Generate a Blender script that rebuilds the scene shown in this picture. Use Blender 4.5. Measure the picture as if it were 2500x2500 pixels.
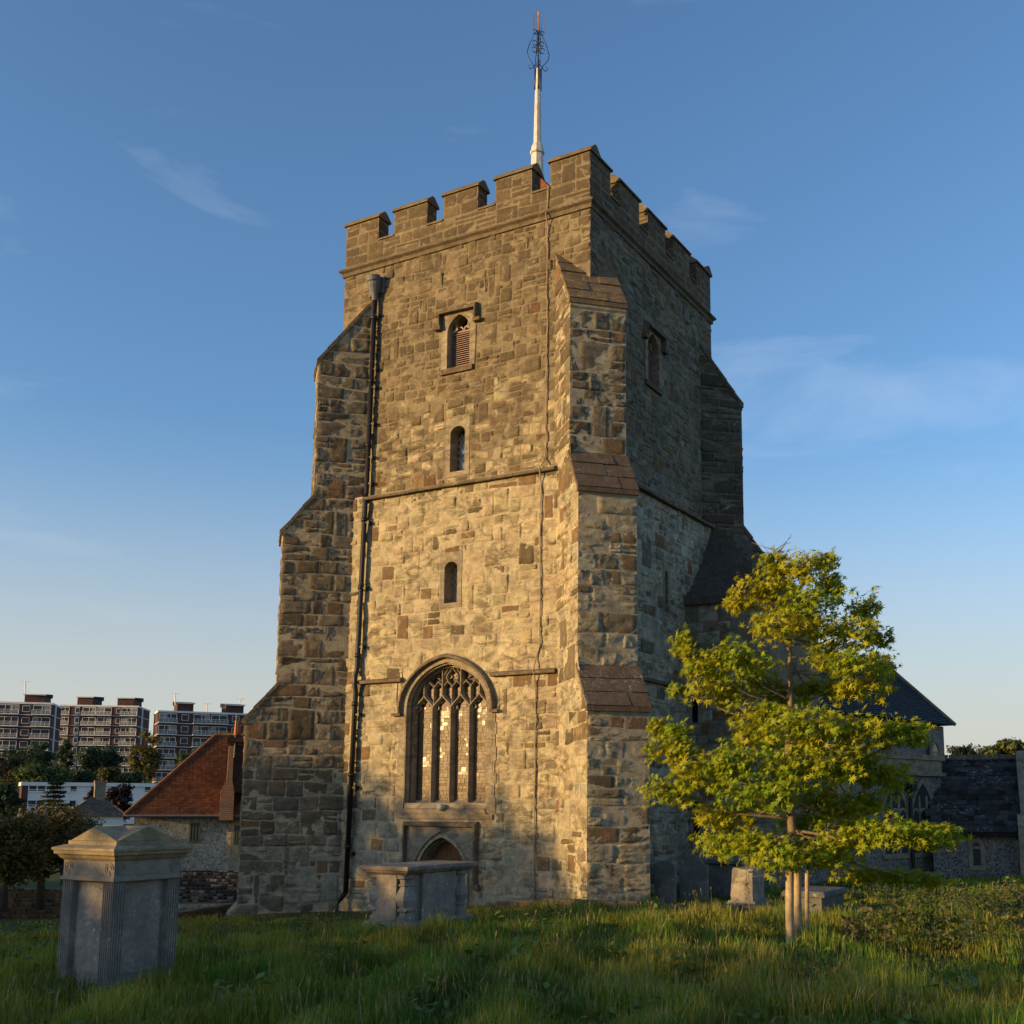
import bpy, math, random
import numpy as np
from mathutils import Vector, Matrix
from mathutils.geometry import tessellate_polygon

# ------------------------------------------------------------------ clear
for o in list(bpy.data.objects):
    bpy.data.objects.remove(o, do_unlink=True)
sc = bpy.context.scene
col = sc.collection
R = math.radians
RNG = np.random.default_rng(7)
S2 = 2 ** -0.5

# ------------------------------------------------------------------ camera
FPX, CX, CY = 2745.0, 1377.4, 1534.9          # in pixels of a 2500 px square frame
YAW, PIT, ROL = -0.5163, 0.1525, 0.0047
CAM = np.array([11.911, -22.155, 2.2])
_F = np.array([math.sin(YAW) * math.cos(PIT), math.cos(YAW) * math.cos(PIT), math.sin(PIT)])
_r0 = np.array([math.cos(YAW), -math.sin(YAW), 0.0])
_u0 = np.cross(_r0, _F)
_R = _r0 * math.cos(ROL) + _u0 * math.sin(ROL)
_U = -_r0 * math.sin(ROL) + _u0 * math.cos(ROL)
cd = bpy.data.cameras.new('camera')
cam = bpy.data.objects.new('camera', cd)
col.objects.link(cam)
cd.sensor_fit = 'HORIZONTAL'
cd.sensor_width = 36.0
cd.lens = 36.0 * FPX / 2500.0
cd.shift_x = (1250.0 - CX) / 2500.0
cd.shift_y = -(1250.0 - CY) / 2500.0
cd.clip_start = 0.1
cd.clip_end = 6000.0
cam.matrix_world = Matrix(((_R[0], _U[0], -_F[0], CAM[0]), (_R[1], _U[1], -_F[1], CAM[1]),
                           (_R[2], _U[2], -_F[2], CAM[2]), (0, 0, 0, 1)))
sc.camera = cam


def ray(x, y):
    return _F + (x - CX) / FPX * _R - (y - CY) / FPX * _U


def at(x, y, dist):
    """point on the sight line through photo position (x, y) at a given ground distance"""
    d = ray(x, y)
    return CAM + d * dist / math.hypot(d[0], d[1])


def atz(x, y, z):
    d = ray(x, y)
    return CAM + d * (z - CAM[2]) / d[2]


# ------------------------------------------------------------------ world, sun, exposure
SUN_H = np.array([-0.615, -0.788]) / math.hypot(0.615, 0.788)
SUN_EL = R(8.5)
SUN_DIR = np.array([SUN_H[0] * math.cos(SUN_EL), SUN_H[1] * math.cos(SUN_EL), math.sin(SUN_EL)])
w = bpy.data.worlds.new('World')
sc.world = w
w.use_nodes = True
nt = w.node_tree
nt.nodes.clear()
out = nt.nodes.new('ShaderNodeOutputWorld')
bg = nt.nodes.new('ShaderNodeBackground')
sky = nt.nodes.new('ShaderNodeTexSky')
sky.sky_type = 'NISHITA'
sky.sun_disc = False
sky.sun_elevation = SUN_EL
sky.sun_rotation = math.atan2(SUN_DIR[0], SUN_DIR[1])
sky.altitude = 20
sky.air_density = 1.0
sky.dust_density = 1.0
sky.ozone_density = 3.5
bg.inputs['Strength'].default_value = 0.15
# thin cirrus streaks all over the sky dome
tc = nt.nodes.new('ShaderNodeTexCoord')
mp = nt.nodes.new('ShaderNodeMapping')
mp.inputs['Scale'].default_value = (2.2, 2.2, 9.0)
mp.inputs['Rotation'].default_value = (R(8), R(-10), R(30))
mp.inputs['Location'].default_value = (31.5, 36.1, 13.3)
nz = nt.nodes.new('ShaderNodeTexNoise')
nz.inputs['Scale'].default_value = 1.3
nz.inputs['Detail'].default_value = 7
nz.inputs['Roughness'].default_value = 0.55
nz.inputs['Distortion'].default_value = 0.6
rp = nt.nodes.new('ShaderNodeValToRGB')
rp.color_ramp.elements[0].position = 0.585
rp.color_ramp.elements[1].position = 0.86
rp.color_ramp.elements[1].color = (0.24, 0.24, 0.24, 1)
mixc = nt.nodes.new('ShaderNodeMixRGB')
mixc.inputs['Color2'].default_value = (3.6, 3.9, 4.4, 1)
L = nt.links.new
L(tc.outputs['Generated'], mp.inputs['Vector'])
L(mp.outputs['Vector'], nz.inputs['Vector'])
L(nz.outputs['Fac'], rp.inputs['Fac'])
L(rp.outputs['Color'], mixc.inputs['Fac'])
L(sky.outputs['Color'], mixc.inputs['Color1'])
# pale evening haze low over the whole horizon
sepz = nt.nodes.new('ShaderNodeSeparateXYZ')
L(tc.outputs['Generated'], sepz.inputs['Vector'])
hz = nt.nodes.new('ShaderNodeValToRGB')
hz.color_ramp.interpolation = 'EASE'
hz.color_ramp.elements[0].position = 0.0
hz.color_ramp.elements[0].color = (0.85, 0.85, 0.85, 1)
hz.color_ramp.elements[1].position = 0.33
hz.color_ramp.elements[1].color = (0, 0, 0, 1)
L(sepz.outputs['Z'], hz.inputs['Fac'])
mixh = nt.nodes.new('ShaderNodeMixRGB')
mixh.inputs['Color2'].default_value = (2.42, 2.30, 2.12, 1)
L(hz.outputs['Color'], mixh.inputs['Fac'])
L(mixc.outputs['Color'], mixh.inputs['Color1'])
L(mixh.outputs['Color'], bg.inputs['Color'])
L(bg.outputs['Background'], out.inputs['Surface'])

sd = bpy.data.lights.new('sun', 'SUN')
sd.energy = 3.7
sd.angle = R(0.6)
sd.color = (1.0, 0.65, 0.25)
sun = bpy.data.objects.new('sun', sd)
col.objects.link(sun)
sun.rotation_euler = Vector(-SUN_DIR).to_track_quat('-Z', 'Y').to_euler()
sun.location = (-40, -50, 40)

vs = sc.view_settings
sc.display_settings.display_device = 'sRGB'
vs.view_transform = 'Standard'
vs.look = 'None'
vs.exposure = 0.83
vs.gamma = 1.0
vs.use_curve_mapping = False
sc.cycles.max_bounces = 6
sc.cycles.diffuse_bounces = 3
sc.cycles.glossy_bounces = 3
sc.cycles.transparent_max_bounces = 6
sc.cycles.sample_clamp_indirect = 6
sc.cycles.use_denoising = True


# ------------------------------------------------------------------ materials
class NT:
    def __init__(s, name, rough=0.9, spec=0.2):
        s.m = bpy.data.materials.new(name)
        s.m.use_nodes = True
        s.t = s.m.node_tree
        s.b = s.t.nodes['Principled BSDF']
        s.b.inputs['Roughness'].default_value = rough
        s.b.inputs['Specular IOR Level'].default_value = spec

    def n(s, kind, **kw):
        x = s.t.nodes.new(kind)
        for k, v in kw.items():
            if k in x.inputs:
                x.inputs[k].default_value = v
            else:
                setattr(x, k, v)
        return x

    def l(s, a, b):
        s.t.links.new(a, b)

    def pos(s):
        return s.n('ShaderNodeNewGeometry').outputs['Position']

    def noise(s, scale, detail=5, rough=0.55, dist=0.0, vec=None, stretch=None):
        x = s.n('ShaderNodeTexNoise', Scale=scale, Detail=detail, Roughness=rough, Distortion=dist)
        v = vec if vec is not None else s.pos()
        if stretch:
            mp_ = s.n('ShaderNodeMapping')
            mp_.inputs['Scale'].default_value = stretch
            s.l(v, mp_.inputs['Vector'])
            v = mp_.outputs['Vector']
        s.l(v, x.inputs['Vector'])
        return x.outputs['Fac']

    def ramp(s, fac, a, b, ca=(0, 0, 0, 1), cb=(1, 1, 1, 1)):
        x = s.n('ShaderNodeValToRGB')
        x.color_ramp.elements[0].position = a
        x.color_ramp.elements[1].position = b
        x.color_ramp.elements[0].color = ca
        x.color_ramp.elements[1].color = cb
        s.l(fac, x.inputs['Fac'])
        return x.outputs['Color']

    def mix(s, fac, a, b, mode='MIX'):
        x = s.n('ShaderNodeMixRGB', blend_type=mode)
        for key, v in (('Fac', fac), ('Color1', a), ('Color2', b)):
            if isinstance(v, (int, float)):
                x.inputs[key].default_value = v if key == 'Fac' else (v, v, v, 1)
            elif isinstance(v, tuple):
                x.inputs[key].default_value = (v[0], v[1], v[2], 1)
            else:
                s.l(v, x.inputs[key])
        return x.outputs['Color']

    def attr(s, name='Col'):
        return s.n('ShaderNodeAttribute', attribute_name=name).outputs['Color']

    def bump(s, h, strength=0.5, dist=0.02):
        x = s.n('ShaderNodeBump', Strength=strength, Distance=dist)
        s.l(h, x.inputs['Height'])
        s.l(x.outputs['Normal'], s.b.inputs['Normal'])

    def base(s, c):
        if isinstance(c, tuple):
            s.b.inputs['Base Color'].default_value = (c[0], c[1], c[2], 1)
        else:
            s.l(c, s.b.inputs['Base Color'])
        return s.m


def g(v):
    return (v, v, v)


def stone_mat(name, base=None, stain=0.5, lichen=0.5, gold=0.0, smear=0.0, bump=0.6, bscale=22.0,
              stain_col=(0.10, 0.078, 0.052), lich_col=(0.46, 0.43, 0.36), streak=0.0, stain_scale=0.9, lich_scale=26.0, lich_thr=0.60):
    t = NT(name, 0.93, 0.12)
    c = base if base else t.attr()
    n_big = t.noise(0.7, 5, 0.6)
    n_mid = t.noise(5.0, 7, 0.65)
    n_fin = t.noise(38.0, 6, 0.7)
    c = t.mix(1.0, c, t.ramp(n_mid, 0.28, 0.75, (0.62, 0.62, 0.62, 1), (1.25, 1.25, 1.25, 1)), 'MULTIPLY')
    c = t.mix(0.75, c, t.ramp(n_fin, 0.3, 0.72, (0.66, 0.65, 0.63, 1), (1.22, 1.22, 1.2, 1)), 'MULTIPLY')
    c = t.mix(1.0, c, t.ramp(n_big, 0.3, 0.7, (0.84, 0.84, 0.86, 1), (1.12, 1.1, 1.06, 1)), 'MULTIPLY')
    if smear:
        sm = t.ramp(t.noise(4.2, 5, 0.6, 0.8), 0.62 - 0.1 * smear, 0.72 - 0.1 * smear)
        c = t.mix(t.mix(1.0, sm, g(0.7), 'MULTIPLY'), c, t.mix(n_fin, (0.32, 0.27, 0.185), (0.44, 0.38, 0.265)))
    if stain:
        st = t.ramp(t.noise(stain_scale * 2.6, 9, 0.72, 0.9, stretch=(1, 1, 2.1)), 0.455, 0.575)
        st = t.mix(1.0, st, t.ramp(t.noise(0.75, 4, 0.6, 0.5), 0.34, 0.56), 'MULTIPLY')
        st = t.mix(1.0, st, g(stain), 'MULTIPLY')
        c = t.mix(st, c, stain_col)
    if streak:
        sk = t.ramp(t.noise(2.4, 6, 0.6, 0.3, stretch=(1, 1, 0.14)), 0.48, 0.68)
        sk = t.mix(1.0, sk, g(streak), 'MULTIPLY')
        c = t.mix(sk, c, stain_col)
    if lichen:
        li = t.ramp(t.noise(lich_scale, 6, 0.68), lich_thr, lich_thr + 0.06)
        li = t.mix(1.0, li, t.ramp(t.noise(1.4, 4, 0.6), 0.46, 0.62), 'MULTIPLY')
        li = t.mix(1.0, li, g(lichen), 'MULTIPLY')
        c = t.mix(li, c, lich_col)
    if gold:
        gl = t.ramp(t.noise(6.0, 6, 0.65, 0.6), 0.54, 0.64)
        gl = t.mix(1.0, gl, g(gold), 'MULTIPLY')
        c = t.mix(gl, c, (0.42, 0.25, 0.05))
    h = t.mix(0.5, t.noise(bscale, 9, 0.72), t.noise(bscale * 0.28, 5, 0.6, 0.5))
    t.bump(h, bump, 0.045)
    return t.base(c)


def plain(name, c, rough=0.6, spec=0.3, metal=0.0, var=0.15, scale=8.0, bump=0.0):
    t = NT(name, rough, spec)
    t.b.inputs['Metallic'].default_value = metal
    nz_ = t.noise(scale, 6, 0.6)
    lo, hi = 1 - var, 1 + var
    cc = t.mix(1.0, c, t.ramp(nz_, 0.3, 0.7, (lo, lo, lo, 1), (hi, hi, hi, 1)), 'MULTIPLY')
    if bump:
        t.bump(t.noise(scale * 3, 7, 0.65), bump, 0.02)
    return t.base(cc)


def leaf_mat(name, base=None, trans=0.35, rough=0.55):
    t = NT(name, rough, 0.25)
    c = t.attr() if base is None else base
    t.base(c)
    tr = t.n('ShaderNodeBsdfTranslucent')
    ct = t.mix(1.0, c, (1.35, 1.25, 0.55), 'MULTIPLY')
    t.l(ct, tr.inputs['Color'])
    ms = t.n('ShaderNodeMixShader')
    ms.inputs['Fac'].default_value = trans
    o_ = t.t.nodes['Material Output']
    t.l(t.b.outputs['BSDF'], ms.inputs[1])
    t.l(tr.outputs['BSDF'], ms.inputs[2])
    t.l(ms.outputs['Shader'], o_.inputs['Surface'])
    return t.m


def glass_mat(name, c, rough=0.12, bump=0.06, bscale=9, spec=0.5):
    t = NT(name, rough, spec)
    t.b.inputs['Coat Weight'].default_value = 0.0
    nz_ = t.noise(bscale, 3, 0.5)
    t.bump(nz_, bump, 0.03)
    return t.base(t.mix(t.noise(5, 4), tuple(x * 0.6 for x in c), c))


M = {}
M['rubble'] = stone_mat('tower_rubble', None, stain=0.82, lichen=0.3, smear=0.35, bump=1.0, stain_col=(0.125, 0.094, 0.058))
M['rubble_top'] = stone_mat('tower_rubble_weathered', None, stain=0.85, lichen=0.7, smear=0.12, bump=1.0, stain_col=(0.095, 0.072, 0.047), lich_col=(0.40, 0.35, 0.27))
M['mortar'] = stone_mat('lime_mortar', (0.47, 0.40, 0.27), stain=0.7, lichen=0.15, bump=0.5, bscale=40)
M['mortar_dark'] = stone_mat('weathered_mortar', (0.265, 0.215, 0.14), stain=0.8, lichen=0.3, bump=0.5, bscale=40)
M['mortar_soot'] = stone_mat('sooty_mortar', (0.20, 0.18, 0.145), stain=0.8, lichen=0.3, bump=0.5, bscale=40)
M['dressed'] = stone_mat('dressed_stone', (0.33, 0.275, 0.195), stain=0.65, lichen=0.35, bump=0.35)
M['string'] = stone_mat('string_stone', (0.185, 0.142, 0.098), stain=0.9, lichen=0.6, bump=0.8, lich_scale=16, lich_thr=0.57)
M['coping'] = stone_mat('coping_stone', (0.20, 0.155, 0.10), stain=0.6, lichen=0.8, gold=0.35, bump=0.6)
M['slab'] = stone_mat('weathering_slab', (0.15, 0.104, 0.072), stain=0.7, lichen=0.8, gold=0.10, bump=0.8, lich_scale=13, lich_thr=0.53, lich_col=(0.34, 0.29, 0.25))
M['slab_gold'] = stone_mat('lichened_slab', (0.22, 0.155, 0.09), stain=0.5, lichen=0.7, gold=0.75, bump=0.6)
M['tomb'] = stone_mat('tomb_limestone', (0.32, 0.29, 0.25), stain=0.45, lichen=1.0, gold=0.06, bump=0.45, lich_scale=19, lich_thr=0.585,
                      streak=0.55, stain_col=(0.16, 0.14, 0.115), lich_col=(0.5, 0.5, 0.48))
M['tomb_top'] = stone_mat('tomb_cap_stone', (0.38, 0.30, 0.18), stain=0.4, lichen=0.5, gold=0.35, bump=0.4)
M['tomb_lich'] = stone_mat('tomb_lichened', (0.31, 0.27, 0.225), stain=0.35, lichen=0.9, gold=0.3, bump=0.35, streak=0.4,
                           stain_col=(0.16, 0.14, 0.115))
M['tomb_grey'] = stone_mat('mossy_grey_stone', (0.17, 0.165, 0.145), stain=0.6, lichen=0.8, bump=0.6, lich_scale=14, lich_thr=0.57)
M['grave_dark'] = stone_mat('headstone_slate', (0.20, 0.205, 0.19), stain=0.4, lichen=0.3, bump=0.3)
M['block'] = stone_mat('pale_block', (0.36, 0.32, 0.25), stain=0.5, lichen=0.5, bump=0.6)
M['cap_dark'] = stone_mat('sooty_cap_stone', (0.115, 0.10, 0.083), stain=0.6, lichen=0.6, bump=1.0, lich_col=(0.26, 0.25, 0.23), lich_scale=15, lich_thr=0.57)
M['iron'] = plain('cast_iron_black', (0.012, 0.011, 0.011), 0.45, 0.4)
M['lead'] = plain('lead_grey', (0.13, 0.135, 0.14), 0.6, 0.3, 0.0, 0.2)
M['white_paint'] = plain('white_paint_flaking', (0.58, 0.55, 0.49), 0.55, 0.3, 0, 0.25, 6)
M['lamp_white'] = plain('opal_lamp_cover', (0.45, 0.41, 0.35), 0.5, 0.3, 0, 0.08, 5)
M['gilt'] = plain('gilded_copper', (0.36, 0.19, 0.12), 0.55, 0.4, 0.3, 0.2)
M['cable'] = plain('conductor_tape', (0.30, 0.22, 0.15), 0.7, 0.2)
M['louvre'] = plain('louvre_board', (0.34, 0.235, 0.20), 0.8, 0.2, 0, 0.2, 14)
M['dark'] = plain('dark_void', (0.010, 0.010, 0.011), 0.9, 0.05)
M['glass'] = glass_mat('leaded_glass', (0.15, 0.08, 0.03), 0.50, 0.3, 11, 0.5)
M['glass_clear'] = glass_mat('leaded_glass_bright', (0.16, 0.095, 0.03), 0.38, 0.3, 11, 0.85)
M['glass_slit'] = glass_mat('slit_glass', (0.36, 0.35, 0.31), 0.22, 0.2, 11, 1.0)  # pale base colour stands in for sky reflected in the slit panes
M['glass_slit'].node_tree.nodes['Principled BSDF'].inputs['IOR'].default_value = 2.1
M['glass_plain'] = glass_mat('window_glass', (0.05, 0.06, 0.065), 0.08, 0.03)
M['glass_far'] = glass_mat('far_window_glass', (0.035, 0.038, 0.04), 0.25, 0.0, 1, 0.3)
M['came'] = plain('lead_came', (0.03, 0.028, 0.026), 0.6, 0.3)
M['oak'] = plain('oak_door', (0.15, 0.068, 0.03), 0.75, 0.2, 0, 0.35, 12, 0.3)
M['slate'] = plain('roof_slate', (0.035, 0.042, 0.045), 0.75, 0.25, 0, 0.35, 5, 0.3)
M['stonetile'] = stone_mat('stone_roof_tile', None, stain=0.3, lichen=0.9, bump=0.6, lich_col=(0.34, 0.33, 0.31), lich_scale=8, lich_thr=0.56)
M['claytile'] = stone_mat('clay_roof_tile', None, stain=0.35, lichen=0.25, bump=0.4, stain_col=(0.05, 0.03, 0.022),
                          lich_col=(0.30, 0.2, 0.08))
M['bark'] = plain('maple_bark', (0.20, 0.155, 0.10), 0.9, 0.1, 0, 0.35, 14, 0.5)
M['bark_dark'] = plain('tree_bark', (0.09, 0.07, 0.05), 0.9, 0.1, 0, 0.3, 10, 0.4)
M['stake'] = plain('stake_wood', (0.40, 0.30, 0.19), 0.85, 0.15, 0, 0.3, 11, 0.4)
M['leaf'] = leaf_mat('maple_leaf', None, 0.38)
M['foliage'] = leaf_mat('foliage', None, 0.25)
M['grass'] = leaf_mat('grass_blade', None, 0.3, 0.6)


def flint_mat(name, dark, light, mortar, scale):
    t = NT(name, 0.8, 0.3)
    v = t.n('ShaderNodeTexVoronoi', Scale=scale)
    v2 = t.n('ShaderNodeTexVoronoi', feature='DISTANCE_TO_EDGE', Scale=scale)
    for q in (v, v2):
        t.l(t.pos(), q.inputs['Vector'])
    cell = t.ramp(v.outputs['Color'], 0.25, 0.85, (*dark, 1), (*light, 1))
    e = t.ramp(v2.outputs['Distance'], 0.06, 0.14)
    c = t.mix(e, mortar, cell)
    c = t.mix(0.6, c, t.ramp(t.noise(1.1, 5), 0.3, 0.7, (0.65, 0.65, 0.66, 1), (1.2, 1.18, 1.12, 1)), 'MULTIPLY')
    t.bump(e, 0.7, 0.03)
    return t.base(c)


M['flint'] = flint_mat('flint_rubble', (0.05, 0.05, 0.052), (0.34, 0.32, 0.28), (0.27, 0.25, 0.21), 17)
M['flint_pale'] = flint_mat('pale_flint_rubble', (0.26, 0.225, 0.17), (0.68, 0.61, 0.48), (0.52, 0.45, 0.33), 9)
M['flint_dark'] = flint_mat('dark_flint_rubble', (0.03, 0.03, 0.034), (0.38, 0.36, 0.34), (0.09, 0.085, 0.08), 4.5)


def brick_mat(name, c1, c2, mort, sx=4.4, sy=13.0):
    t = NT(name, 0.9, 0.15)
    b = t.n('ShaderNodeTexBrick', Scale=1.0, Color1=(*c1, 1), Color2=(*c2, 1), Mortar=(*mort, 1))
    b.inputs['Mortar Size'].default_value = 0.012
    b.inputs['Brick Width'].default_value = 0.24
    b.inputs['Row Height'].default_value = 0.077
    geo = t.n('ShaderNodeNewGeometry')
    sp = t.n('ShaderNodeSeparateXYZ')
    t.l(geo.outputs['Position'], sp.inputs['Vector'])
    ad = t.n('ShaderNodeMath', operation='ADD')
    t.l(sp.outputs['X'], ad.inputs[0])
    t.l(sp.outputs['Y'], ad.inputs[1])
    cb = t.n('ShaderNodeCombineXYZ')
    t.l(ad.outputs[0], cb.inputs['X'])
    t.l(sp.outputs['Z'], cb.inputs['Y'])
    t.l(cb.outputs['Vector'], b.inputs['Vector'])
    c = t.mix(0.7, b.outputs['Color'], t.ramp(t.noise(2.2, 6, 0.65), 0.3, 0.7, (0.6, 0.6, 0.62, 1), (1.2, 1.2, 1.15, 1)), 'MULTIPLY')
    return t.base(c)


M['brick'] = brick_mat('red_brick', (0.36, 0.13, 0.055), (0.27, 0.095, 0.045), (0.33, 0.27, 0.19))
M['brick_far'] = plain('brown_brick_far', (0.095, 0.050, 0.040), 0.9, 0.15, 0, 0.2, 0.8)
M['brick_dark'] = plain('dark_brick', (0.06, 0.03, 0.022), 0.9, 0.15, 0, 0.3, 6)
M['wallrough'] = stone_mat('rough_garden_wall', (0.17, 0.125, 0.08), stain=0.5, lichen=0.4, bump=1.0, bscale=9)
M['white_far'] = plain('white_render', (0.78, 0.74, 0.70), 0.8, 0.2, 0, 0.06, 0.4)
M['concrete_far'] = plain('pale_concrete', (0.72, 0.69, 0.66), 0.85, 0.2, 0, 0.1, 0.6)
M['rail_far'] = plain('balcony_panel', (0.24, 0.225, 0.205), 0.5, 0.4, 0, 0.15, 0.9)
M['blue_far'] = plain('blue_panel', (0.16, 0.21, 0.27), 0.6, 0.3, 0, 0.1, 0.5)
M['tile_grey'] = plain('grey_brown_tile', (0.105, 0.085, 0.07), 0.9, 0.15, 0, 0.2, 3)
M['roof_dark'] = plain('roof_felt', (0.03, 0.028, 0.028), 0.9, 0.1, 0, 0.2, 1)
M['render_lime'] = stone_mat('yellow_lime_render', (0.46, 0.37, 0.22), stain=0.3, lichen=0.1, bump=0.4)
M['terracotta'] = plain('terracotta', (0.42, 0.13, 0.05), 0.8, 0.2, 0, 0.15, 9)
M['weed'] = leaf_mat('weed_leaf', None, 0.25)


def ground_mat():
    t = NT('churchyard_grass', 0.95, 0.1)
    n1 = t.noise(0.6, 5, 0.6)
    n2 = t.noise(14, 6, 0.7)
    c = t.mix(t.ramp(n1, 0.35, 0.65), (0.045, 0.075, 0.014), (0.085, 0.105, 0.024))
    c = t.mix(t.ramp(n2, 0.3, 0.75), c, (0.058, 0.068, 0.022))
    t.bump(n2, 0.8, 0.08)
    return t.base(c)


M['ground'] = ground_mat()


def hill_mat():
    t = NT('hillside_scrub', 0.95, 0.1)
    c = t.mix(t.ramp(t.noise(0.05, 6, 0.65), 0.4, 0.6), (0.022, 0.036, 0.016), (0.045, 0.058, 0.022))
    t.bump(t.noise(0.25, 6, 0.7), 1.0, 1.0)
    return t.base(c)


M['hill'] = hill_mat()

# ------------------------------------------------------------------ mesh helpers
ORG = {}


def empty(name, loc, label=None, cat=None, group=None):
    o = bpy.data.objects.new(name, None)
    o.empty_display_size = 0.3
    col.objects.link(o)
    o.location = loc
    ORG[o] = np.array(loc, float)
    tag(o, label, cat, group)
    return o


def tag(o, label=None, cat=None, group=None, kind=None):
    if label:
        o['label'] = label
    if cat:
        o['category'] = cat
    if group:
        o['group'] = group
    if kind:
        o['kind'] = kind
    return o


def mesh_obj(name, V, F, mat, parent=None, colors=None, smooth=False, origin=None):
    """V: (n,3) world coordinates. F: list of index tuples or (m,k) array."""
    V = np.asarray(V, float).reshape(-1, 3)
    org = ORG[parent] if parent is not None else (np.array(origin, float) if origin is not None else np.zeros(3))
    me = bpy.data.meshes.new(name)
    P = V - org
    if isinstance(F, np.ndarray):
        k = F.shape[1]
        me.vertices.add(len(P))
        me.vertices.foreach_set('co', P.astype(np.float32).ravel())
        me.loops.add(F.size)
        me.loops.foreach_set('vertex_index', F.astype(np.int32).ravel())
        me.polygons.add(len(F))
        me.polygons.foreach_set('loop_start', np.arange(0, F.size, k, dtype=np.int32))
        me.polygons.foreach_set('loop_total', np.full(len(F), k, dtype=np.int32))
        me.update(calc_edges=True)
    else:
        me.from_pydata([tuple(p) for p in P], [], [tuple(int(i) for i in f) for f in F])
        me.update()
    if colors is not None:
        a = me.color_attributes.new('Col', 'FLOAT_COLOR', 'POINT')
        c4 = np.ones((len(V), 4), np.float32)
        c4[:, :3] = colors
        a.data.foreach_set('color', c4.ravel())
    if smooth:
        me.polygons.foreach_set('use_smooth', np.ones(len(me.polygons), bool))
    me.materials.append(mat)
    o = bpy.data.objects.new(name, me)
    col.objects.link(o)
    if parent is not None:
        o.parent = parent
        ORG[o] = ORG[parent].copy()
    else:
        o.location = org
        ORG[o] = org
    return o


class MB:
    def __init__(s):
        s.v, s.f, s.c = [], [], []

    def add(s, V, F, c=None):
        b = len(s.v)
        V = [tuple(map(float, p)) for p in V]
        s.v += V
        s.f += [tuple(i + b for i in f) for f in F]
        s.c += [c or (1, 1, 1)] * len(V)
        return s

    def box(s, a, b, c=None):
        x0, y0, z0 = a
        x1, y1, z1 = b
        return s.hexa([(x0, y0, z0), (x1, y0, z0), (x1, y1, z0), (x0, y1, z0),
                       (x0, y0, z1), (x1, y0, z1), (x1, y1, z1), (x0, y1, z1)], c)

    def hexa(s, P, c=None):
        return s.add(P, [(0, 3, 2, 1), (4, 5, 6, 7), (0, 1, 5, 4), (1, 2, 6, 5), (2, 3, 7, 6), (3, 0, 4, 7)], c)

    def fbox(s, fr, u0, u1, v0, v1, h0, h1, c=None):
        """box in a wall frame: u along, v up, h outward"""
        P = [fr(u0, v0, h1), fr(u1, v0, h1), fr(u1, v0, h0), fr(u0, v0, h0),
             fr(u0, v1, h1), fr(u1, v1, h1), fr(u1, v1, h0), fr(u0, v1, h0)]
        return s.hexa(P, c)

    def loft(s, rings, closed=True, caps=True, c=None):
        n = len(rings[0])
        V = [p for r_ in rings for p in r_]
        F = []
        for i in range(len(rings) - 1):
            for j in range(n if closed else n - 1):
                k = (j + 1) % n
                F.append((i * n + j, i * n + k, (i + 1) * n + k, (i + 1) * n + j))
        if caps and closed:
            F.append(tuple(range(n))[::-1])
            F.append(tuple(range((len(rings) - 1) * n, len(rings) * n)))
        return s.add(V, F, c)

    def tube(s, pts, rad, n=8, c=None):
        pts = [np.array(p, float) for p in pts]
        if not hasattr(rad, '__len__'):
            rad = [rad] * len(pts)
        rings = []
        for i, p in enumerate(pts):
            d = pts[min(i + 1, len(pts) - 1)] - pts[max(i - 1, 0)]
            d /= np.linalg.norm(d) + 1e-9
            a = np.cross(d, (0, 0, 1.0)) if abs(d[2]) < 0.9 else np.cross(d, (1.0, 0, 0))
            a /= np.linalg.norm(a)
            b = np.cross(d, a)
            rings.append([p + rad[i] * (math.cos(2 * math.pi * k / n) * a + math.sin(2 * math.pi * k / n) * b) for k in range(n)])
        return s.loft(rings, True, True, c)

    def build(s, name, mat, parent=None, smooth=False, colors=False, origin=None):
        return mesh_obj(name, s.v, s.f, mat, parent, np.array(s.c, float) if colors else None, smooth, origin)


class Frame:
    def __init__(s, O, U, N):
        s.O, s.U, s.N = np.array(O, float), np.array(U, float), np.array(N, float)

    def __call__(s, u, v, h=0.0):
        return s.O + s.U * u + s.N * h + np.array((0, 0, v))


def sheet(mb, fr, outer, holes, h=0.0, c=None):
    polys = [[Vector((p[0], p[1], 0)) for p in outer]] + [[Vector((p[0], p[1], 0)) for p in q] for q in holes]
    tris = tessellate_polygon(polys)
    flat = [p for q in ([outer] + list(holes)) for p in q]
    V = [fr(p[0], p[1], h) for p in flat]
    mb.add(V, [tuple(t) for t in tris], c)


def arch(cx_, z0, zs, half, rise, n=14, point=0.0):
    """outline of an arched opening, counter-clockwise from bottom left"""
    P = [(cx_ - half, z0), (cx_ + half, z0), (cx_ + half, zs)]
    for i in range(1, n):
        a = math.pi * i / n
        x = math.cos(a)
        y = math.sin(a)
        y = y * (1 - point) + point * (1 - abs(x))
        P.append((cx_ + half * x, zs + rise * y))
    P.append((cx_ - half, zs))
    return P


def reveal(mb, fr, outline, h0, h1):
    n = len(outline)
    V = [fr(p[0], p[1], h0) for p in outline] + [fr(p[0], p[1], h1) for p in outline]
    mb.add(V, [(i, (i + 1) % n, n + (i + 1) % n, n + i) for i in range(n)])


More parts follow.
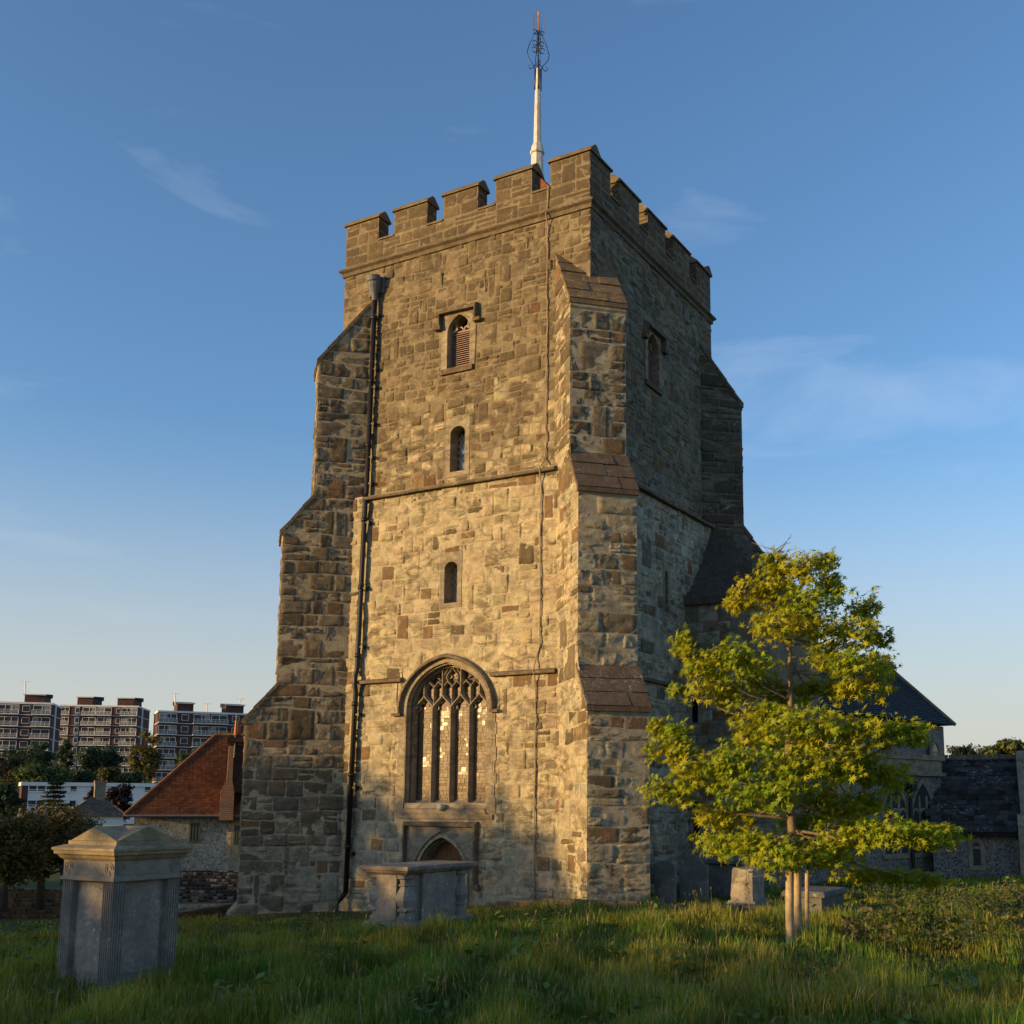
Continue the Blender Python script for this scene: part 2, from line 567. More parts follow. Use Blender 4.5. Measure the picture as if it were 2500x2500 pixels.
def sweep(mb, fr, path, prof, c=None, closed=False):
    """sweep profile (offset across the path, height h) along a 2D path in a wall frame"""
    path = [np.array(p, float) for p in path]
    rings = []
    n = len(path)
    for i, p in enumerate(path):
        a = path[max(i - 1, 0)] if not closed else path[(i - 1) % n]
        b = path[min(i + 1, n - 1)] if not closed else path[(i + 1) % n]
        d = b - a
        d /= np.linalg.norm(d) + 1e-9
        nn = np.array((-d[1], d[0]))
        k = 1.0
        if 0 < i < n - 1:
            d1 = p - path[i - 1]
            d1 /= np.linalg.norm(d1) + 1e-9
            k = 1 / max(0.6, abs(d1 @ d))
        rings.append([fr(p[0] + nn[0] * q[0] * k, p[1] + nn[1] * q[0] * k, q[1]) for q in prof])
    if closed:
        rings.append(rings[0])
    mb.loft(rings, True, not closed, c)


def fnoise(x, y, seed, scale=1.0, octs=4):
    """cheap smooth 2D noise made of rotated sines, roughly in -1..1"""
    r_ = np.random.default_rng(seed)
    o_ = np.zeros(np.broadcast(x, y).shape)
    amp, tot = 1.0, 0.0
    f_ = 1.0 / scale
    for k in range(octs):
        for j in range(3):
            a = r_.uniform(0, 2 * math.pi)
            p = r_.uniform(0, 2 * math.pi)
            o_ = o_ + amp * np.sin((x * math.cos(a) + y * math.sin(a)) * f_ * r_.uniform(0.7, 1.3) * 2 + p) / 3
        tot += amp
        amp *= 0.6
        f_ *= 1.9
    return o_ / tot * 1.8


def ground(x, y):
    x = np.asarray(x, float)
    y = np.asarray(y, float)
    xx = np.where(x < 0, -6.0 * np.tanh(-x / 6.0 * 0.55) / 0.55 * 1.0, x)
    z = 0.08 + np.where(x < 0, 0.088 * xx, 0.03 * np.minimum(x, 15)) - 0.012 * np.clip(y, -40, 6)
    z = z - 0.055 * np.clip(-x - 9, 0, 16) - 0.16 * np.clip(-x - 8.3, 0, 2.2)
    z = z - 0.02 * np.clip(y - 8, 0, 12)
    z = z - 0.22 * np.exp(-((x + 4.0) / 3.6) ** 2) * np.exp(-((y + 6.5) / 4.0) ** 2)
    z = z + 0.05 * fnoise(x, y, 3, 3.0, 3)
    return z


# ------------------------------------------------------------------ stone walls
STONES = []   # (pixel area, V, F, colour array)


def pix_area(P):
    d = np.asarray(P) - CAM
    z = d @ _F
    x = d @ _R / z * FPX
    y = d @ _U / z * FPX
    return (x.max() - x.min()) * (y.max() - y.min())


PAL = {
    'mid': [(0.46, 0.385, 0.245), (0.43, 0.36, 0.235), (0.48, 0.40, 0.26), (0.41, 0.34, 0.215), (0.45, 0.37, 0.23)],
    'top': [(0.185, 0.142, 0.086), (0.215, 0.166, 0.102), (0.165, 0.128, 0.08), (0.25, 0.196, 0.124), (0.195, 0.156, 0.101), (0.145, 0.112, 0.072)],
    'grey': [(0.225, 0.187, 0.13), (0.25, 0.21, 0.15), (0.195, 0.162, 0.115), (0.275, 0.232, 0.165), (0.175, 0.145, 0.104)],
    'brown': [(0.235, 0.15, 0.083), (0.215, 0.135, 0.074), (0.255, 0.165, 0.092)],
    'rust': [(0.17, 0.095, 0.046), (0.16, 0.09, 0.05)],
    'base': [(0.40, 0.365, 0.26), (0.37, 0.335, 0.24), (0.42, 0.38, 0.275), (0.33, 0.30, 0.215)],
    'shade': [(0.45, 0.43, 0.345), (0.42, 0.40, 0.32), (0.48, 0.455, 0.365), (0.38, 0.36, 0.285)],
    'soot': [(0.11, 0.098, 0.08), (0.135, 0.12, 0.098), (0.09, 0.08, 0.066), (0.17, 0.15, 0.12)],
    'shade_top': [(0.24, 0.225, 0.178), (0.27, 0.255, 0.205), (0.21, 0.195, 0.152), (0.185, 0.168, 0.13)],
    'parapet': [(0.15, 0.113, 0.07), (0.17, 0.13, 0.083), (0.132, 0.10, 0.064), (0.185, 0.142, 0.09)],
}


def stone_mesh(fr, quad, proud, rough, rng, nx=10, ny=8):
    """quad: 4 (u,v) corners bl, br, tr, tl"""
    q = np.array(quad, float)
    a = np.linspace(0, 1, nx)
    b = np.linspace(0, 1, ny)
    # push the first inner rows close to the rim so that the arris is crisp but worn
    w_ = np.linalg.norm(q[1] - q[0])
    h_ = np.linalg.norm(q[3] - q[0])
    ea = min(0.25, 0.028 / max(w_, 0.05))
    eb = min(0.25, 0.028 / max(h_, 0.05))
    a[1:-1] = np.linspace(ea, 1 - ea, nx - 2)
    b[1:-1] = np.linspace(eb, 1 - eb, ny - 2)
    A, B = np.meshgrid(a, b)
    wts = np.stack([(1 - A) * (1 - B), A * (1 - B), A * B, (1 - A) * B], -1)
    UV = wts @ q
    jit = rng.normal(0, 0.006, UV.shape)
    UV = UV + jit
    rim = np.minimum.reduce([A / ea, (1 - A) / ea, B / eb, (1 - B) / eb]).clip(0, 1)
    H = -0.006 + (proud + 0.006) * rim
    ph = rng.uniform(0, 6.28, 6)
    k = rng.normal(0, 1, (6, 2)) * np.array((9, 13, 18, 25, 33, 42))[:, None]
    wob = sum(np.sin(k[i, 0] * UV[..., 0] + k[i, 1] * UV[..., 1] + ph[i]) * (1.0, .9, .75, .6, .5, .4)[i] for i in range(6)) / 3.2
    tiltf = 1.0 if rough > 0.005 else 0.2
    H = H + rim * (rough * wob + rng.normal(0, rough * 0.45, H.shape) + rng.normal(0, 0.25) * rough
                   + tiltf * (rng.normal(0, 0.020) * (A - 0.5) + rng.normal(0, 0.026) * (B - 0.5) + rng.normal(0, 0.007)))
    P = fr.O + UV[..., :1] * fr.U + H[..., None] * fr.N
    P = P + UV[..., 1:] * np.array((0, 0, 1.0))
    P = P.reshape(-1, 3)
    F = []
    flip = np.dot(np.cross(fr.U, (0, 0, 1)), fr.N) < 0
    for j in range(ny - 1):
        for i in range(nx - 1):
            f = (j * nx + i, j * nx + i + 1, (j + 1) * nx + i + 1, (j + 1) * nx + i)
            F.append(f[::-1] if flip else f)
    return P, F


def stone_face(fr, v0, v1, uL, uR, holes, pal, hr, wr, proud, rough, seed, brown=0.08, rust=0.0, gap=0.014, vis=True):
    """fills a wall face with coursed rubble. uL, uR: functions of v. holes: rectangles (u0,u1,v0,v1).
    pal: function(v, rng) -> palette name"""
    rng = np.random.default_rng(seed)
    vb = [v0]
    while vb[-1] < v1 - hr[0] * 0.6:
        vb.append(min(v1, vb[-1] + rng.uniform(*hr)))
    if v1 - vb[-1] > 1e-6:
        vb[-1] = v1
    ph = rng.uniform(0, 6.28, (len(vb) + 1, 2))

    def vwob(i, u):
        if i == 0 or i == len(vb) - 1:
            return vb[i]
        return vb[i] + 0.028 * math.sin(1.3 * u + ph[i, 0]) + 0.018 * math.sin(3.7 * u + ph[i, 1])

    tall = []
    for i in range(len(vb) - 1):
        va, vt = vb[i], vb[i + 1]
        vm = (va + vt) / 2
        a0, a1 = uL(vm), uR(vm)
        if a1 - a0 < 0.1:
            continue
        prev_tall, tall = tall, []
        us = [a0]
        while us[-1] < a1 - wr[0] * 0.75:
            us.append(us[-1] + rng.uniform(*wr) * (1.0 + 0.5 * (rng.random() < 0.12)))
        us[-1] = a1
        for k in range(len(us) - 1):
            x0, x1 = us[k], us[k + 1]
            if x1 - x0 < 0.09:
                continue
            rects = [(x0, x1, 0.0, 1.0)]
            top_v = vt
            if i < len(vb) - 2 and rng.random() < 0.14 and x1 < a1 - 0.01 and x0 > a0 + 0.01:
                top_v = vb[i + 2] if rng.random() < 0.5 else (vt + vb[i + 2]) / 2
                tall.append((x0, x1, vt - 0.02, top_v))
                rects = [(x0, x1, 0.0, (top_v - va) / (vt - va))]
            elif rng.random() < 0.20 and vt - va > 0.21:
                m_ = rng.uniform(0.4, 0.6)
                rects = [(x0, x1, 0.0, m_), (x0, x1, m_, 1.0)]
            out_ = []
            for (p0, p1, r0, r1) in rects:
                todo = [(p0, p1, va + (vt - va) * r0, va + (vt - va) * r1)]
                for (hu0, hu1, hv0, hv1) in list(holes) + prev_tall:
                    nxt = []
                    for (c0, c1, d0, d1) in todo:
                        if c1 <= hu0 or c0 >= hu1 or d1 <= hv0 or d0 >= hv1:
                            nxt.append((c0, c1, d0, d1))
                            continue
                        if c0 < hu0:
                            nxt.append((c0, hu0, d0, d1))
                        if c1 > hu1:
                            nxt.append((hu1, c1, d0, d1))
                        m0, m1 = max(c0, hu0), min(c1, hu1)
                        if d0 < hv0:
                            nxt.append((m0, m1, d0, hv0))
                        if d1 > hv1:
                            nxt.append((m0, m1, hv1, d1))
                    todo = nxt
                out_ += todo
            for (c0, c1, d0, d1) in out_:
                if c1 - c0 < 0.07 or d1 - d0 < 0.06:
                    continue
                gg = gap * rng.uniform(0.6, 1.5) / 2
                ej = rng.uniform(-0.012, 0.022)

                def U(u, v):
                    if abs(u - a0) < 1e-6:
                        return uL(v) - ej
                    if abs(u - a1) < 1e-6:
                        return uR(v) + ej
                    return u
                bot = d0 if abs(d0 - va) > 1e-6 else None
                top = d1 if abs(d1 - vt) > 1e-6 else None

                def VB(u):
                    return (vwob(i, u) if bot is None else bot)

                def VT(u):
                    return (vwob(i + 1, u) if top is None else top)
                quad = [(U(c0, d0) + gg, VB(c0) + gg), (U(c1, d0) - gg, VB(c1) + gg),
                        (U(c1, d1) - gg, VT(c1) - gg), (U(c0, d1) + gg, VT(c0) - gg)]
                x = rng.random()
                pn = 'rust' if x < rust else ('brown' if x < rust + brown else pal(vm, rng))
                base = np.array(PAL[pn][rng.integers(len(PAL[pn]))])
                base = base * rng.uniform(0.88, 1.10) * (1 + rng.normal(0, 0.02, 3))
                smoothst = pn == 'brown'
                P, F = stone_mesh(fr, quad, proud * rng.uniform(0.5, 1.4) * (0.8 if smoothst else 1),
                                  rough * (0.25 if smoothst else rng.uniform(0.5, 1.3)), rng)
                STONES.append((pix_area(P) if vis else 0.0, P, F, base, 'rubble' if vm < 9.9 else 'rubble_top'))


# ================================================================== GROUND
def grid_mesh(name, xs, ys, zf, mat, kind='structure', label=None):
    X, Y = np.meshgrid(xs, ys)
    Z = zf(X, Y)
    V = np.stack([X, Y, Z], -1).reshape(-1, 3)
    nx, ny = len(xs), len(ys)
    i = np.arange(nx * ny).reshape(ny, nx)
    F = np.stack([i[:-1, :-1], i[:-1, 1:], i[1:, 1:], i[1:, :-1]], -1).reshape(-1, 4)
    o = mesh_obj(name, V, F, mat, smooth=True)
    tag(o, label, None, None, kind)
    return o


xs = np.concatenate([np.linspace(-3000, -300, 12), np.linspace(-250, -60, 14), np.linspace(-55, -22, 24), np.linspace(-21, 26, 150),
                     np.linspace(28, 70, 20), np.linspace(80, 3000, 12)])
ys = np.concatenate([np.linspace(-1500, -100, 8), np.linspace(-90, -32, 16), np.linspace(-30, 24, 170), np.linspace(26, 90, 22),
                     np.linspace(100, 500, 30), np.linspace(600, 3500, 12)])


def terrain(x, y):
    z = ground(np.clip(x, -60, 40), np.clip(y, -60, 60))
    far = np.clip((np.hypot(x - CAM[0], y - CAM[1]) - 60) / 60, 0, 1)
    d = np.hypot(x - CAM[0], y - CAM[1])
    left = np.clip((-x - 0.1 * y - 40) / 60, 0, 1)
    hill = left * (np.clip((d - 195) / 110, 0, 1) ** 1.2 * 9.5 + np.clip((d - 300) / 400, 0, 1) * 5)
    return z * (1 - far) + far * (-1.6 + hill)


grid_mesh('ground', xs, ys, terrain, M['ground'])

# ================================================================== TOWER
W = 7.6
ZCT, ZCOR, ZMID, ZLOW = 17.78, 16.42, 9.96, 5.22
ST = [(-1.2, 5.78, 0.22), (5.78, ZMID, 0.20), (ZMID, ZCOR, 0.0)]   # stages: z0, z1, thickening
XC = -W / 2
tower = empty('church_tower', (XC, W / 2, -0.5),
              'tall battlemented stone church tower with diagonal stepped buttresses', 'church tower')
holes_front = {
    0: [arch(XC + 0.03, 2.15, 4.42, 1.17, 1.07, 18, 0.12), arch(XC - 0.03, -0.6, 0.62, 0.66, 0.74, 14, 0.25)],
    1: [arch(XC + 0.08, 6.94, 7.80, 0.19, 0.16, 8)],
    2: [arch(XC + 0.06, 10.29, 11.28, 0.22, 0.18, 8), arch(XC + 0.03, 13.02, 14.02, 0.36, 0.42, 12, 0.3)],
}
holes_right = {0: [], 1: [arch(3.75, 7.0, 7.92, 0.10, 0.16, 8)], 2: [arch(3.5, 13.02, 14.02, 0.36, 0.42, 12, 0.3)]}
RECT_FRONT = [  # what the dressings cover, no rubble here
    (XC - 1.42, XC + 1.48, 1.72, 4.5), (XC - 1.38, XC + 1.44, 4.5, 4.85), (XC - 1.27, XC + 1.33, 4.85, 5.15),
    (XC - 1.02, XC + 1.08, 5.15, 5.42), (XC - 0.70, XC + 0.76, 5.42, 5.60),
    (XC - 1.08, XC + 1.02, -0.8, 1.72),
    (XC + 0.08 - 0.34, XC + 0.08 + 0.34, 6.80, 8.18),
    (XC + 0.06 - 0.38, XC + 0.06 + 0.38, 10.15, 11.72),
    (XC + 0.03 - 0.52, XC + 0.03 + 0.52, 12.82, 14.52),
]
RECT_RIGHT = [(3.5 - 0.52, 3.5 + 0.52, 12.82, 14.52), (3.75 - 0.22, 3.75 + 0.22, 6.9, 8.2)]

fronts, rights = [], []
for i, (z0, z1, th) in enumerate(ST):
    core = MB()
    ff = Frame((0, -th, 0), (1, 0, 0), (0, -1, 0))
    fr_ = Frame((th, 0, 0), (0, 1, 0), (1, 0, 0))
    fronts.append(ff)
    rights.append(fr_)
    sheet(core, ff, [(-W - th, z0), (th, z0), (th, z1), (-W - th, z1)], holes_front[i])
    sheet(core, fr_, [(-th, z0), (W + th, z0), (W + th, z1), (-th, z1)], holes_right[i])
    core.add([(-W - th, -th, z0), (-W - th, W + th, z0), (-W - th, W + th, z1), (-W - th, -th, z1)], [(0, 1, 2, 3)])
    core.add([(-W - th, W + th, z0), (th, W + th, z0), (th, W + th, z1), (-W - th, W + th, z1)], [(0, 1, 2, 3)])
    core.add([(-W - th, -th, z1), (th, -th, z1), (th, W + th, z1), (-W - th, W + th, z1)], [(0, 1, 2, 3)])
    core.build('wall', M['mortar'] if i < 2 else M['mortar_dark'], tower)



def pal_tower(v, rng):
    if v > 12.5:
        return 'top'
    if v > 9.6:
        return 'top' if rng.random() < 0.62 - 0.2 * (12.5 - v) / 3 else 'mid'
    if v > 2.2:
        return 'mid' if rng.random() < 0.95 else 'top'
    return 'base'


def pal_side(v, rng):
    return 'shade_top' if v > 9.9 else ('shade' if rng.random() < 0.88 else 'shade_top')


def pal_butt(v, rng):
    if v > 9:
        return 'grey' if rng.random() < 0.7 else 'top'
    if v > 1.5:
        return 'top' if rng.random() < 0.55 else 'grey'
    return 'grey' if rng.random() < 0.6 else 'base'


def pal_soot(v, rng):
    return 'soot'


def pal_buttr(v, rng):
    if v > 9:
        return 'top' if rng.random() < 0.7 else 'grey'
    return 'mid' if rng.random() < 0.45 else ('base' if rng.random() < 0.6 else 'top')


BT = 0.67                    # half width of a buttress
JX = BT / S2                 # distance from the corner at which its side meets the wall
hts = [(0.24, 0.36), (0.24, 0.36), (0.19, 0.29)]
wds = [(0.28, 0.58), (0.26, 0.56), (0.22, 0.46)]
for i, (z0, z1, th) in enumerate(ST):
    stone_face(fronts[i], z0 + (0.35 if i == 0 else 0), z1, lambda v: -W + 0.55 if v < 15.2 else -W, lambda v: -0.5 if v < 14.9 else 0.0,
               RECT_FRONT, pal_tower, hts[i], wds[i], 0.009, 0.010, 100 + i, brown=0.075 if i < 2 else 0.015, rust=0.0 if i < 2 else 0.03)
    stone_face(rights[i], z0 + (0.8 if i == 0 else 0), z1, lambda v: 0.5 if v < 14.9 else 0.0, lambda v: W - 0.5 if v < 14.9 else W,
               RECT_RIGHT, pal_side, hts[i], wds[i], 0.014, 0.011, 200 + i, brown=0.06)

# buttresses: profile (out, z) measured along the diagonal
PROF = [(-0.62, 15.30), (0.66, 13.62), (0.66, 13.45), (0.63, 13.40), (0.63, 9.96), (1.38, 8.98), (1.38, 8.85), (1.35, 8.80), (1.35, 5.04),
        (2.08, 4.16), (2.08, 4.02), (2.05, 3.97), (2.05, -0.28), (2.30, -0.55), (2.30, -1.3)]


def prof_out(v):
    for (a, za), (b, zb) in zip(PROF, PROF[1:]):
        if zb <= v <= za:
            t_ = 0 if abs(za - zb) < 1e-9 else (za - v) / (za - zb)
            return a + (b - a) * t_
    return PROF[-1][0] if v < 0 else -0.62


def buttress(corner, d, seed, sides, prof=PROF, gold=False, pal=pal_butt, rough=0.012, smat='slab', mort='mortar'):
    """corner: xy of the tower corner, d: outward diagonal direction. sides: which faces get stones"""
    cx_, cy_ = corner
    D = np.array((d[0], d[1], 0.0))
    A = np.array((-d[1], d[0], 0.0))            # across (left-hand side of d)
    base = np.array((cx_, cy_, 0.0))
    b = MB()
    P = [(-0.9, -1.3), (-0.9, 15.30)] + prof
    ring = [[base + D * o_ + A * s_ * BT + np.array((0, 0, z_)) for (o_, z_) in P] for s_ in (-1, 1)]
    b.loft(ring, True, True)
    part = b.build('buttress', M[mort], tower)
    for sd_ in sides:
        if sd_ in ('L', 'R'):
            s_ = 1 if sd_ == 'L' else -1
            fr = Frame(base + A * s_ * BT, D, A * s_)
            stone_face(fr, -0.95, 15.0, lambda v: -0.66, lambda v: prof_out(v) - 0.004, [], pal, (0.26, 0.40), (0.30, 0.68), 0.012, rough, seed + (3 if s_ > 0 else 5), brown=0.07)
        else:
            segs = [(9.98, 13.38, 0.63), (5.06, 8.78, 1.35), (-0.27, 3.95, 2.05)]
            for z0, z1, o_ in segs:
                fr = Frame(base + D * o_, -A, D)
                stone_face(fr, z0, z1, lambda v: -BT, lambda v: BT, [], pal, (0.26, 0.42), (0.28, 0.62), 0.006, rough * 0.85, seed + 11 + int(z0), brown=0.09)
    # weathering slabs
    rng = np.random.default_rng(seed)
    for (o0, z0, o1, z1, nc) in ((-0.62, 15.30, 0.66, 13.62, 5), (0.60, 10.0, 1.40, 8.96, 3), (1.32, 5.08, 2.11, 4.14, 3)):
        sl = np.array((o1 - o0, z1 - z0))
        ln = np.linalg.norm(sl)
        sl /= ln
        nn = np.array((-sl[1], sl[0]))
        for k in range(nc):
            cuts = [-BT - 0.035] + sorted(rng.uniform(-0.35, 0.35, rng.integers(1, 3)).tolist()) + [BT + 0.035]
            for q in range(len(cuts) - 1):
                if cuts[q + 1] - cuts[q] < 0.08:
                    continue
                m = MB()
                l0, l1 = ln * k / nc - 0.02, ln * (k + 1) / nc + 0.01
                t0, t1 = 0.022 + rng.uniform(-.008, .008), 0.040 + rng.uniform(-.012, .014)
                pts = []
                for s_ in (cuts[q] + 0.004, cuts[q + 1] - 0.004):
                    for (ll, hh) in ((l0, -0.05), (l1, -0.05), (l1, t1), (l0, t0)):
                        pp = np.array((o0, z0)) + sl * ll + nn * hh
                        pts.append(base + D * pp[0] + A * s_ + np.array((0, 0, pp[1])))
                m.add(pts, [(0, 1, 2, 3), (7, 6, 5, 4), (0, 4, 5, 1), (1, 5, 6, 2), (2, 6, 7, 3), (3, 7, 4, 0)])
                m.build('coping_slab', M['slab_gold'] if (gold and z0 > 12) else M[smat], part)
        # drip under the lowest slab
        m = MB()
        fr = Frame(base, D, A)
        m.fbox(fr, o1 - 0.10, o1 + 0.025, z1 - 0.10, z1 + 0.015, -BT - 0.03, BT + 0.03)
        m.build('drip_mould', M['slab_gold'] if (gold and z0 > 12) else M[smat], part)
    return part


buttress((-W, 0), (-S2, -S2), 310, ('L', 'O'), smat='string')
buttress((0, 0), (S2, -S2), 320, ('R', 'O'), gold=True, pal=pal_buttr, rough=0.015)
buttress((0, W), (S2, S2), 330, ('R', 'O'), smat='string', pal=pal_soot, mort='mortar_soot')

# string courses
PR = [(0.02, 0.0), (0.0, 0.05), (0.0, 0.115), (0.015, 0.13), (0.075, 0.13), (0.21, 0.0)]   # (z offset, projection)


def string_run(mb, fr, u0, u1, z, th=0.0, prof=PR, seed=0):
    rng = np.random.default_rng(seed)
    u = u0
    while u < u1 - 0.02:
        e_ = min(u1, u + rng.uniform(0.7, 1.3))
        dz, dh = rng.normal(0, 0.006), rng.normal(0, 0.005)
        rings = [[fr(uu, z + p[0] + dz, p[1] + dh if p[1] > 0 else -0.1) for p in prof] for uu in (u + 0.003, e_ - 0.003)]
        mb.loft(rings, True, True)
        u = e_


def string_course(name, segs):
    for k, (fr, u0, u1, z) in enumerate(segs):
        rg_ = np.random.default_rng(k + int(z * 10))
        u = u0
        while u < u1 - 0.02:
            e_ = min(u1, u + rg_.uniform(0.8, 1.5))
            if u1 - e_ < 0.3:
                e_ = u1
            dz, dh = rg_.normal(0, 0.006), rg_.normal(0, 0.005)
            m_ = MB()
            m_.loft([[fr(uu, z + p[0] + dz, p[1] + dh if p[1] > 0 else -0.24) for p in PR] for uu in (u + 0.003, e_ - 0.003)], True, True)
            m_.build(name, M['string'], tower)
            u = e_


string_course('string_course', [(fronts[1], -W + 1.16, -0.78, ZMID - 0.13), (rights[1], 0.78, W - 0.75, ZMID - 0.13)])
string_course('string_course', [(fronts[0], -W + 1.16, XC - 1.27, ZLOW - 0.14), (fronts[0], XC + 1.33, -0.72, ZLOW - 0.14), (rights[0], 0.75, 4.85, ZLOW - 0.14)])

# parapet string below the battlements
CORP = [(-0.16, 0.0), (-0.13, 0.05), (-0.03, 0.06), (0.02, 0.13), (0.07, 0.13), (0.16, 0.0)]
m = MB()
cs = [(-W, 0), (0, 0), (0, W), (-W, W)]
rings = []
for (x, y) in cs:
    sx = -1 if x < -1 else 1
    sy = -1 if y < 1 else 1
    rings.append([(x + sx * (p[1] if p[1] > 0 else -0.1), y + sy * (p[1] if p[1] > 0 else -0.1), ZCOR + p[0]) for p in CORP])
rings.append(rings[0])
m.loft(rings, True, False)
m.build('cornice', M['string'], tower)

# parapet wall, merlons, copings
PT = 0.42
ZCR = 17.13
par = MB()
for a, b in (((-W, 0), (0, PT)), ((-W, W - PT), (0, W)), ((-W, PT), (-W + PT, W - PT)), ((-PT, PT), (0, W - PT))):
    par.box((a[0], a[1], ZCOR - 0.05), (b[0], b[1], ZCR))
parapet = par.build('parapet', M['mortar_dark'], tower)


def merl_edges(c_, g_):
    mm = (W - 2 * c_ - 4 * g_) / 3
    e_ = [(0, c_)]
    x = c_
    for i in range(3):
        e_.append((x + g_, x + g_ + mm))
        x += g_ + mm
    e_.append((x + g_, W))
    return e_, [(c_ + i * (g_ + mm), c_ + i * (g_ + mm) + g_) for i in range(4)]


def coping_run(fr, u0, u1, z, t_, over=0.055, hgt=0.24, endcap=True):
    """saddle-back coping; fr h points outward, wall spans h = -t_..0"""
    m_ = MB()
    prof = [(0.0, over), (0.05, over), (0.075, over - 0.03), (hgt, -t_ / 2 + 0.05), (hgt, -t_ / 2 - 0.05), (0.075, -t_ - over + 0.03), (0.05, -t_ - over), (0.0, -t_ - over)]
    rings_ = [[fr(u, z + p[0], p[1]) for p in prof] for u in (u0, u1)]
    m_.loft(rings_, True, True)
    return m_


def sill_run(fr, u0, u1, z, t_):
    m_ = MB()
    prof = [(-0.03, 0.035), (0.02, 0.035), (0.10, -t_ * 0.5), (0.02, -t_ - 0.035), (-0.03, -t_ - 0.035)]
    m_.loft([[fr(u, z + p[0], p[1]) for p in prof] for u in (u0, u1)], True, True)
    return m_


pal_par = lambda v, rng: 'parapet'
FP = Frame((-W, 0, 0), (1, 0, 0), (0, -1, 0))
RP = Frame((0, 0, 0), (0, 1, 0), (1, 0, 0))
BP = Frame((0, W, 0), (-1, 0, 0), (0, 1, 0))
LP = Frame((-W, W, 0), (0, -1, 0), (-1, 0, 0))
for side, fr in enumerate((FP, RP, BP, LP)):
    E_, G_ = merl_edges(1.12, 0.53) if side % 2 == 0 else merl_edges(1.06, 0.53)
    if side < 2:
        stone_face(fr, ZCOR + 0.16, ZCR - 0.03, lambda v: 0.0, lambda v: W, [], pal_par, (0.24, 0.32), (0.35, 0.8), 0.005, 0.003, 400 + side, brown=0.05, gap=0.012)
    for k, (u0, u1) in enumerate(E_):
        a0 = 0.0
        if side % 2 == 1 and k in (0, 4):
            # the corner merlons are L-shaped: the sides' blocks butt against the front and back ones
            if k == 0:
                a0 = PT
            m_ = MB()
            m_.fbox(fr, max(u0, PT), min(u1, W - PT), ZCR, ZCT, -PT, 0.0)
        else:
            m_ = MB()
            m_.fbox(fr, u0, u1, ZCR, ZCT, -PT, 0.0)
        mo = m_.build('merlon', M['mortar_dark'], tower)
        if side < 2:
            stone_face(fr, ZCR, ZCT - 0.005, lambda v, q=u0: q + 0.004, lambda v, q=u1: q - 0.004, [], pal_par, (0.27, 0.36), (0.3, 0.6), 0.005, 0.003, 420 + side * 10 + k, brown=0.04, gap=0.012)
            fe = Frame(fr(u0, 0, 0), -fr.N, -fr.U)
            fe2 = Frame(fr(u1, 0, 0), -fr.N, fr.U)
            if side == 0 or k > 0:
                stone_face(fe if side == 1 else fe2, ZCR, ZCT - 0.005, lambda v: 0.004, lambda v: PT - 0.004, [], pal_par, (0.27, 0.36), (0.3, 0.6), 0.005, 0.003, 450 + side * 10 + k, brown=0.0, gap=0.012)
        # mitred copings at the corners
        c0, c1 = u0 - 0.05, u1 + 0.05
        if k == 0:
            c0 = u0 - 0.055
        coping_run(fr, c0 if side % 2 == 0 else max(c0, PT + 0.057) if k == 0 else c0,
                   c1 if side % 2 == 0 else (min(c1, W - PT - 0.057) if k == 4 else c1), ZCT, PT).build('coping', M['coping'], mo)
    for (u0, u1) in G_:
        sill_run(fr, u0 + 0.004, u1 - 0.004, ZCR, PT).build('crenel_sill', M['coping'], parapet)
# tiled pyramid roof behind the parapet
m = MB()
hb = W / 2 - PT - 0.55
zb, zt, nC = 16.75, 20.22, 20
for k in range(nC):
    r0, r1 = hb * (1 - k / nC), hb * (1 - (k + 1) / nC)
    za, zc = zb + (zt - zb) * k / nC, zb + (zt - zb) * (k + 1) / nC
    r1 = max(r1, 0.12)
    ring0 = [(XC + sx * (r0 + 0.03), W / 2 + sy * (r0 + 0.03), za) for sx, sy in ((-1, -1), (1, -1), (1, 1), (-1, 1))]
    ring0b = [(p[0], p[1], za + 0.03) for p in ring0]
    ring1 = [(XC + sx * r1, W / 2 + sy * r1, zc + 0.03) for sx, sy in ((-1, -1), (1, -1), (1, 1), (-1, 1))]
    m.loft([ring0, ring0b, ring1], True, False, (0.24, 0.085, 0.04))
m.build('roof', M['claytile'], tower, colors=True)


# ---- big west window
def frame_ring(mb, fr, cx_, z0, zs, half, rise, wid, h0, h1, n=18, point=0.12, close_bottom=False):
    a = arch(cx_, z0, zs, half, rise, n, point)
    path = [(cx_ + half, z0)] + a[2:] + [(cx_ - half, z0)]
    sweep(mb, fr, path, [(0, h0), (-wid, h0), (-wid, h1), (0, h1)])


f0 = fronts[0]
WC = XC + 0.03
win = MB()
# stepped jamb mouldings
frame_ring(win, f0, WC, 2.15, 4.42, 1.17, 1.07, 0.24, -0.10, 0.018)
win_o = win.build('window', M['dressed'], tower)
m = MB()
reveal(m, f0, arch(WC, 2.12, 4.42, 1.165, 1.065, 24, 0.12), 0.0, -0.46)
frame_ring(m, f0, WC, 2.10, 4.42, 1.13, 1.03, 0.05, -0.12, -0.04)
frame_ring(m, f0, WC, 2.10, 4.42, 1.08, 0.98, 0.07, -0.40, -0.17)
m.build('jamb_moulding', M['dressed'], win_o)
